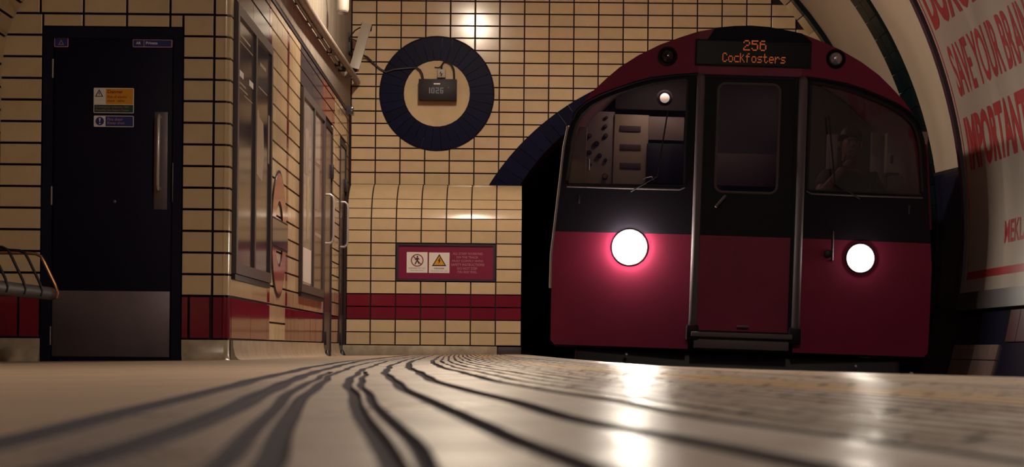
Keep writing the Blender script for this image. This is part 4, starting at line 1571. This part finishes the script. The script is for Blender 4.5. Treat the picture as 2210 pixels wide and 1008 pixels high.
cabbox((1222, 270), (1263, 402), .55, .05, M_CREAM, 'side_lining')
k1 = cabbox((1266, 238), (1322, 402), 1.18, .10, M_CREAM2, 'switch_panel')
k2 = cabbox((1327, 245), (1396, 402), 1.16, .12, M_CREAM, 'equipment_cupboard')
k3 = cabbox((1399, 250), (1476, 304), 1.20, .08, M_CREAM2, 'upper_locker')
k4 = cabbox((1397, 308), (1478, 398), 1.10, .12, M_CDARK, 'dark_locker')
k5 = cabbox((1330, 165), (1500, 240), 1.22, .06, M_CABIN, 'ceiling_locker')
for ya in (270, 310, 350):
    cabbox((1338, ya), (1383, ya + 14), 1.150, .015, M_SLOT, 'vent_slot', k2, .003)
for kx, ky, kr in ((1309, 253, .012), (1307, 272, .014), (1308, 292, .016), (1288, 309, .020), (1273, 292, .016), (1272, 328, .018), (1294, 335, .018), (1307, 345, .014), (1275, 355, .010), (1306, 380, .024)):
    a = TT(kx, ky, 1.18)
    MB().lathe([(kr, 0), (kr, .02), (kr * .7, .03)], (a.x, 1.18, a.z), (0, -1, 0), 12).build('control_knob', M_SLOT if ky < 300 or ky > 370 else M_CDARK, k1)
a = TT(1272, 342, 1.12), TT(1272, 366, 1.12)
MB().tube([(a[0].x, 1.18, a[0].z), (a[0].x, 1.13, a[0].z), (a[1].x, 1.13, a[1].z), (a[1].x, 1.18, a[1].z)], .006, 6).build('cupboard_handle', M_CHROME, k1)
a = TT(1388, 386, .9)
c_ = TT(1410, 383, .9)
MB().tube([(a.x, .9, a.z - .01), (a.x + .02, .9, a.z + .008), (c_.x - .01, .9, c_.z + .004), (c_.x, .9, c_.z - .02)], .007, 6).build('brake_handle', M_CHROME, train)
# cab desk, lamp, seat, right-hand equipment
MB().bbox((0, .34, 1.03), (2.36, .46, .10), .02).build('cab_desk', M_CABIN, train)
a = TT(1435, 208, .8)
lb = MB().lathe([(.055, 0), (.06, .03), (.05, .05), (.04, .052)], (a.x, .85, a.z), (0, -1, -.2), 20).build('cab_lamp', M_TDARK, train)
M_CABL = mat('cab_lamp_lit', (.8, .7, .6), .4, emit=(1.0, .74, .5), estr=CAB_LAMP)
MB().lathe([(.036, .053), (.03, .062), (.012, .068)], (a.x, .85, a.z), (0, -1, -.2), 20).build('bulb', M_CABL, lb)
k6 = cabbox((1914, 268), (1972, 376), 1.0, .12, M_CREAM, 'wall_cabinet')
cabbox((1975, 285), (1996, 412), .75, .06, M_CREAM2, 'side_lining')
cabbox((1918, 380), (1960, 412), .85, .1, M_SLOT, 'radio_set')
cabbox((1880, 285), (1910, 400), 1.22, .05, M_CREAM2, 'fuse_panel')
cabbox((1785, 290), (1805, 400), 1.22, .05, M_CREAM2, 'door_edge')
cabbox((1548, 330), (1680, 405), 1.25, .04, M_SLOT, 'bulkhead_door_panel')
M_CABFILL = mat('cab_fill_glow', (.8, .7, .6), .4, emit=(1.0, .78, .58), estr=CAB_FILL)
for sx, wx, sy in ((-.60, .36, .70), (.30, .045, 1.0)):  # unseen glowing panels added to brighten the cab and driver
    MB().bbox((sx, sy, 2.03), (wx, .14, .02), .005).build('cab_fill_light', M_CABFILL, train)
a = TT(1922, 345, 1.0)
MB().bbox((a.x, .99, a.z), (.02, .02, .06), .004).build('cabinet_latch', M_SLOT, k6)
st = TT(1835, 380, .75)
MB().bbox((st.x, .95, .98), (.46, .08, .50), .03).build('driver_seat_back', M_CDARK, train)
MB().bbox((st.x, .72, .60), (.46, .46, .10), .03).build('driver_seat', M_CDARK, train)
MB().bbox((st.x, .75, .30), (.16, .16, .52), .01).build('seat_pedestal', M_CDARK, train)

# ------------------------------------------------------------------ driver
hd_ = TT(1834, 312, .66)
HX, HZ = hd_.x, hd_.z
loc0 = TM @ Vector((HX, .70, .64))
person = None


def skin_mesh(verts, edges, radii, root, sub=2):
    me = bpy.data.meshes.new('skin')
    me.from_pydata([tuple(v) for v in verts], edges, [])
    ob = bpy.data.objects.new('skin', me)
    C.objects.link(ob)
    ob.modifiers.new('s', 'SKIN')
    for i, r_ in enumerate(radii):
        sv = me.skin_vertices[0].data[i]
        sv.radius = r_ if isinstance(r_, tuple) else (r_, r_)
        sv.use_root = (i == root)
    sm = ob.modifiers.new('u', 'SUBSURF')
    sm.levels = sub
    dg = bpy.context.evaluated_depsgraph_get()
    dg.update()
    out = bpy.data.meshes.new_from_object(ob.evaluated_get(dg))
    vs = [v.co.copy() for v in out.vertices]
    fs = [tuple(p.vertices) for p in out.polygons]
    bpy.data.objects.remove(ob)
    bpy.data.meshes.remove(me)
    bpy.data.meshes.remove(out)
    return vs, fs


# joints relative to the seat point (x right, y away from camera, z up); the driver faces the camera
hz = HZ - .64
sh = hz - .25
J = {'pel': (0, 0, .12), 'wai': (0, -.01, .28), 'che': (0, -.02, sh - .10), 'neb': (0, -.02, sh + .03), 'nec': (0, -.035, hz - .12), 'hea': (0, -.045, hz - .03), 'cro': (0, -.035, hz + .055),
     'rs': (-.175, -.02, sh), 're': (-.235, -.21, sh - .15), 'rw': (-.075, -.235, hz - .19),
     'ls': (.175, -.02, sh), 'le': (.245, -.10, sh - .25), 'lw': (.13, -.30, sh - .17),
     'rh': (-.09, -.03, .10), 'rk': (-.12, -.42, .12), 'ra': (-.12, -.44, -.34), 'rt': (-.12, -.58, -.38),
     'lh': (.09, -.03, .10), 'lk': (.12, -.42, .12), 'la': (.12, -.44, -.34), 'lt': (.12, -.58, -.38)}
rad = {'pel': (.15, .11), 'wai': (.145, .105), 'che': (.165, .115), 'neb': (.075, .065), 'nec': (.055, .055), 'hea': (.072, .088), 'cro': (.068, .082), 'rs': .062, 're': .045, 'rw': .028, 'ls': .062, 'le': .045, 'lw': .028,
       'rh': .085, 'rk': .065, 'ra': .042, 'rt': .035, 'lh': .085, 'lk': .065, 'la': .042, 'lt': .035}
E_ = [('pel', 'wai'), ('wai', 'che'), ('che', 'neb'), ('neb', 'nec'), ('nec', 'hea'), ('hea', 'cro'), ('che', 'rs'), ('rs', 're'), ('re', 'rw'), ('che', 'ls'), ('ls', 'le'), ('le', 'lw'),
      ('pel', 'rh'), ('rh', 'rk'), ('rk', 'ra'), ('ra', 'rt'), ('pel', 'lh'), ('lh', 'lk'), ('lk', 'la'), ('la', 'lt')]
ks = list(J)
vs, fs = skin_mesh([J[k] for k in ks], [(ks.index(a), ks.index(b_)) for a, b_ in E_], [rad[k] for k in ks], 0)
b = MB()
b.add(vs, fs)


def hand(w, fwd, side, nrm):
    """palm and five curled fingers from wrist w"""
    w, fwd, side, nrm = Vector(w), Vector(fwd).normalized(), Vector(side).normalized(), Vector(nrm).normalized()
    v2 = [w, w + fwd * .045, w + fwd * .085]
    vs, fs = skin_mesh(v2, [(0, 1), (1, 2)], [(.026, .020), (.038, .017), (.036, .014)], 0, 1)
    b.add(vs, fs)
    for i, (o_, ln_) in enumerate(((-.028, .066), (-.009, .076), (.010, .070), (.028, .054))):
        p = w + fwd * .078 + side * o_
        q = [p, p + fwd * ln_ * .45 + nrm * .006, p + fwd * ln_ * .75 + nrm * .026, p + fwd * ln_ * .85 + nrm * .046]
        vs, fs = skin_mesh(q, [(0, 1), (1, 2), (2, 3)], [.0095, .009, .0082, .0072], 0, 1)
        b.add(vs, fs)
    p = w + fwd * .025 - side * .026
    q = [p, p + fwd * .025 - side * .024 + nrm * .008, p + fwd * .056 - side * .030 + nrm * .018]
    vs, fs = skin_mesh(q, [(0, 1), (1, 2)], [.012, .011, .009], 0, 1)
    b.add(vs, fs)


hand(J['rw'], (.62, .35, .70), (.6, .2, -.6), (.3, 1, .1))
hand(J['lw'], (-.55, -.5, -.25), (.5, -.7, 0), (0, -.1, -1))
# nose, ears, brow
fy = -.045 - .088
b.tube([(0, fy + .012, hz + .022), (0, fy - .010, hz - .002), (0, fy - .020, hz - .018), (0, fy - .002, hz - .028)], [.008, .011, .014, .010], 8)
b.tube([(-.03, fy + .010, hz + .028), (0, fy + .002, hz + .030), (.03, fy + .010, hz + .028)], .008, 6)
b.tube([(-.022, fy + .006, hz - .054), (0, fy - .004, hz - .052), (.022, fy + .006, hz - .054)], .006, 6)
for sx in (-1, 1):
    b.tube([(sx * .070, -.040, hz + .020), (sx * .082, -.036, hz + .008), (sx * .078, -.040, hz - .016), (sx * .070, -.045, hz - .026)], [.007, .011, .010, .006], 8)
person = b.build('person', M_SKIN, fix=False, angle=180)
person.location = loc0
person.rotation_euler = (0, TROLL, 0)
tag(person, 'train driver in dark shirt behind right windscreen, hand raised to chin', 'person')
# clothes: shirt (trunk and upper arms) and trousers
def cloth(keys, edges, grow, name, m):
    ks2 = list(keys)
    rr = [tuple(x + grow for x in rad[k]) if isinstance(rad[k], tuple) else rad[k] + grow for k in ks2]
    vs, fs = skin_mesh([keys[k] for k in ks2], [(ks2.index(a), ks2.index(c)) for a, c in edges], rr, 0)
    q = MB()
    q.add(vs, fs)
    return q.build(name, m, person, fix=False, angle=180)


def lerp(a, c, t_):
    return tuple(Vector(a).lerp(Vector(c), t_))


sk = {k: J[k] for k in ('pel', 'wai', 'che', 'rs', 'ls', 'le')}
sk['neb'] = lerp(J['che'], J['neb'], .75)
rad['r2'], rad['l2'] = .05, .045
sk['r2'] = lerp(J['rs'], J['re'], .72)
sk['l2'] = lerp(J['le'], J['lw'], .1)
cloth(sk, [('pel', 'wai'), ('wai', 'che'), ('che', 'neb'), ('che', 'rs'), ('rs', 'r2'), ('che', 'ls'), ('ls', 'le'), ('le', 'l2')], .014, 'shirt', M_SHIRT)
tk = {k: J[k] for k in ('pel', 'rh', 'rk', 'ra', 'lh', 'lk', 'la')}
cloth(tk, [('pel', 'rh'), ('rh', 'rk'), ('rk', 'ra'), ('pel', 'lh'), ('lh', 'lk'), ('lk', 'la')], .012, 'trousers', M_SHIRT)
q = MB()
q.grid(lambda u, v: (Vector((0, -.030, hz + .030)) + Vector((math.cos(2 * math.pi * u) * math.cos(math.radians(8 + 82 * v)) * .083,
       math.sin(2 * math.pi * u) * math.cos(math.radians(8 + 82 * v)) * .095 + .012, math.sin(math.radians(8 + 82 * v)) * .095 + (.02 if math.sin(2 * math.pi * u) < -.2 else -.02) * (1 - v)))), 24, 8)
q.build('hair', M_HAIR, person, fix=False, angle=180)
for sx in (-1, 1):
    MB().lathe([(.010, 0), (.009, .004), (.004, .007)], (sx * .030, fy + .012, hz + .008), (0, -1, 0), 12).build('eye', M_EYE, person)

# ------------------------------------------------------------------ bench on the left passage wall
zb_ = zf(-2.7, 10)
base = Vector((-2.75, 9.6, zb_))
t = thing('bench', 'low grey bench with bent wire armrests left of the navy door', 'bench', base)
SX, SZ = -2.505, ZC + .285
seat = MB().bbox(Vector((-2.735, 9.5, SZ + .0)) - base, (.42, 2.6, .045), .015).tube([Vector((SX - .02, y, SZ - .006)) - base for y in (8.2, 9.5, 10.8)], .036, 12).build('seat', M_BENCH, t)
for i, y in enumerate((10.78, 10.42, 10.06, 9.70, 9.34, 8.98)):
    m = M_ROD_LIT if i == 0 else M_ROD  # end rod coloured tan as if brightly lit, the rest dark
    MB().tube([Vector(p) - base for p in ((SX + .012, y, SZ - .03), (SX + .018, y, SZ + .0), (SX + .006, y, SZ + .04), (SX - .055, y, SZ + .165), (SX - .075, y, SZ + .20), (SX - .105, y, SZ + .214), (SX - .16, y, SZ + .217), (-2.955, y, SZ + .217))], .0075 if i else .009, 8).build('arm_rod', m, t)
for y in (9.0, 10.3):
    MB().bbox(Vector((-2.82, y, (SZ - .02 + zb_) / 2)) - base, (.10, .06, SZ - .02 - zb_), .01).build('leg', M_ROD, t)
MB().bbox(Vector((-2.94, 9.5, SZ + .0)) - base, (.04, 2.5, .10), .01).build('wall_rail', M_ROD, t)

# ------------------------------------------------------------------ platform lamp and two added fill lamps
for i, (x, y, z, s_) in enumerate(LAMPS):
    lab = ('hanging platform lamp nearest the tiled end wall', 'added fill lamp over the track side, midway along', 'added fill lamp over the camera end of the platform')[i]
    t = thing('platform_or_fill_lamp', lab, 'lamp', (x, y, z + ZC), (0, 0, 0), 'hanging platform lamps')
    m = mat('lamp_diffuser_lit', (.9, .9, .9), .4, emit=LAMP_COL, estr=s_)
    MB().bbox((0, 0, .055), (.24, 1.30, .09), .015).build('housing', M_BLACK, t)
    MB().bbox((0, 0, -.015), (.16, 1.20, .05), .003).build('diffuser', m, t)
    for yy in (-.5, .5):
        MB().tube([(0, yy, .09), (0, yy, .30)], .012, 8).build('drop_rod', M_BLACK, t)
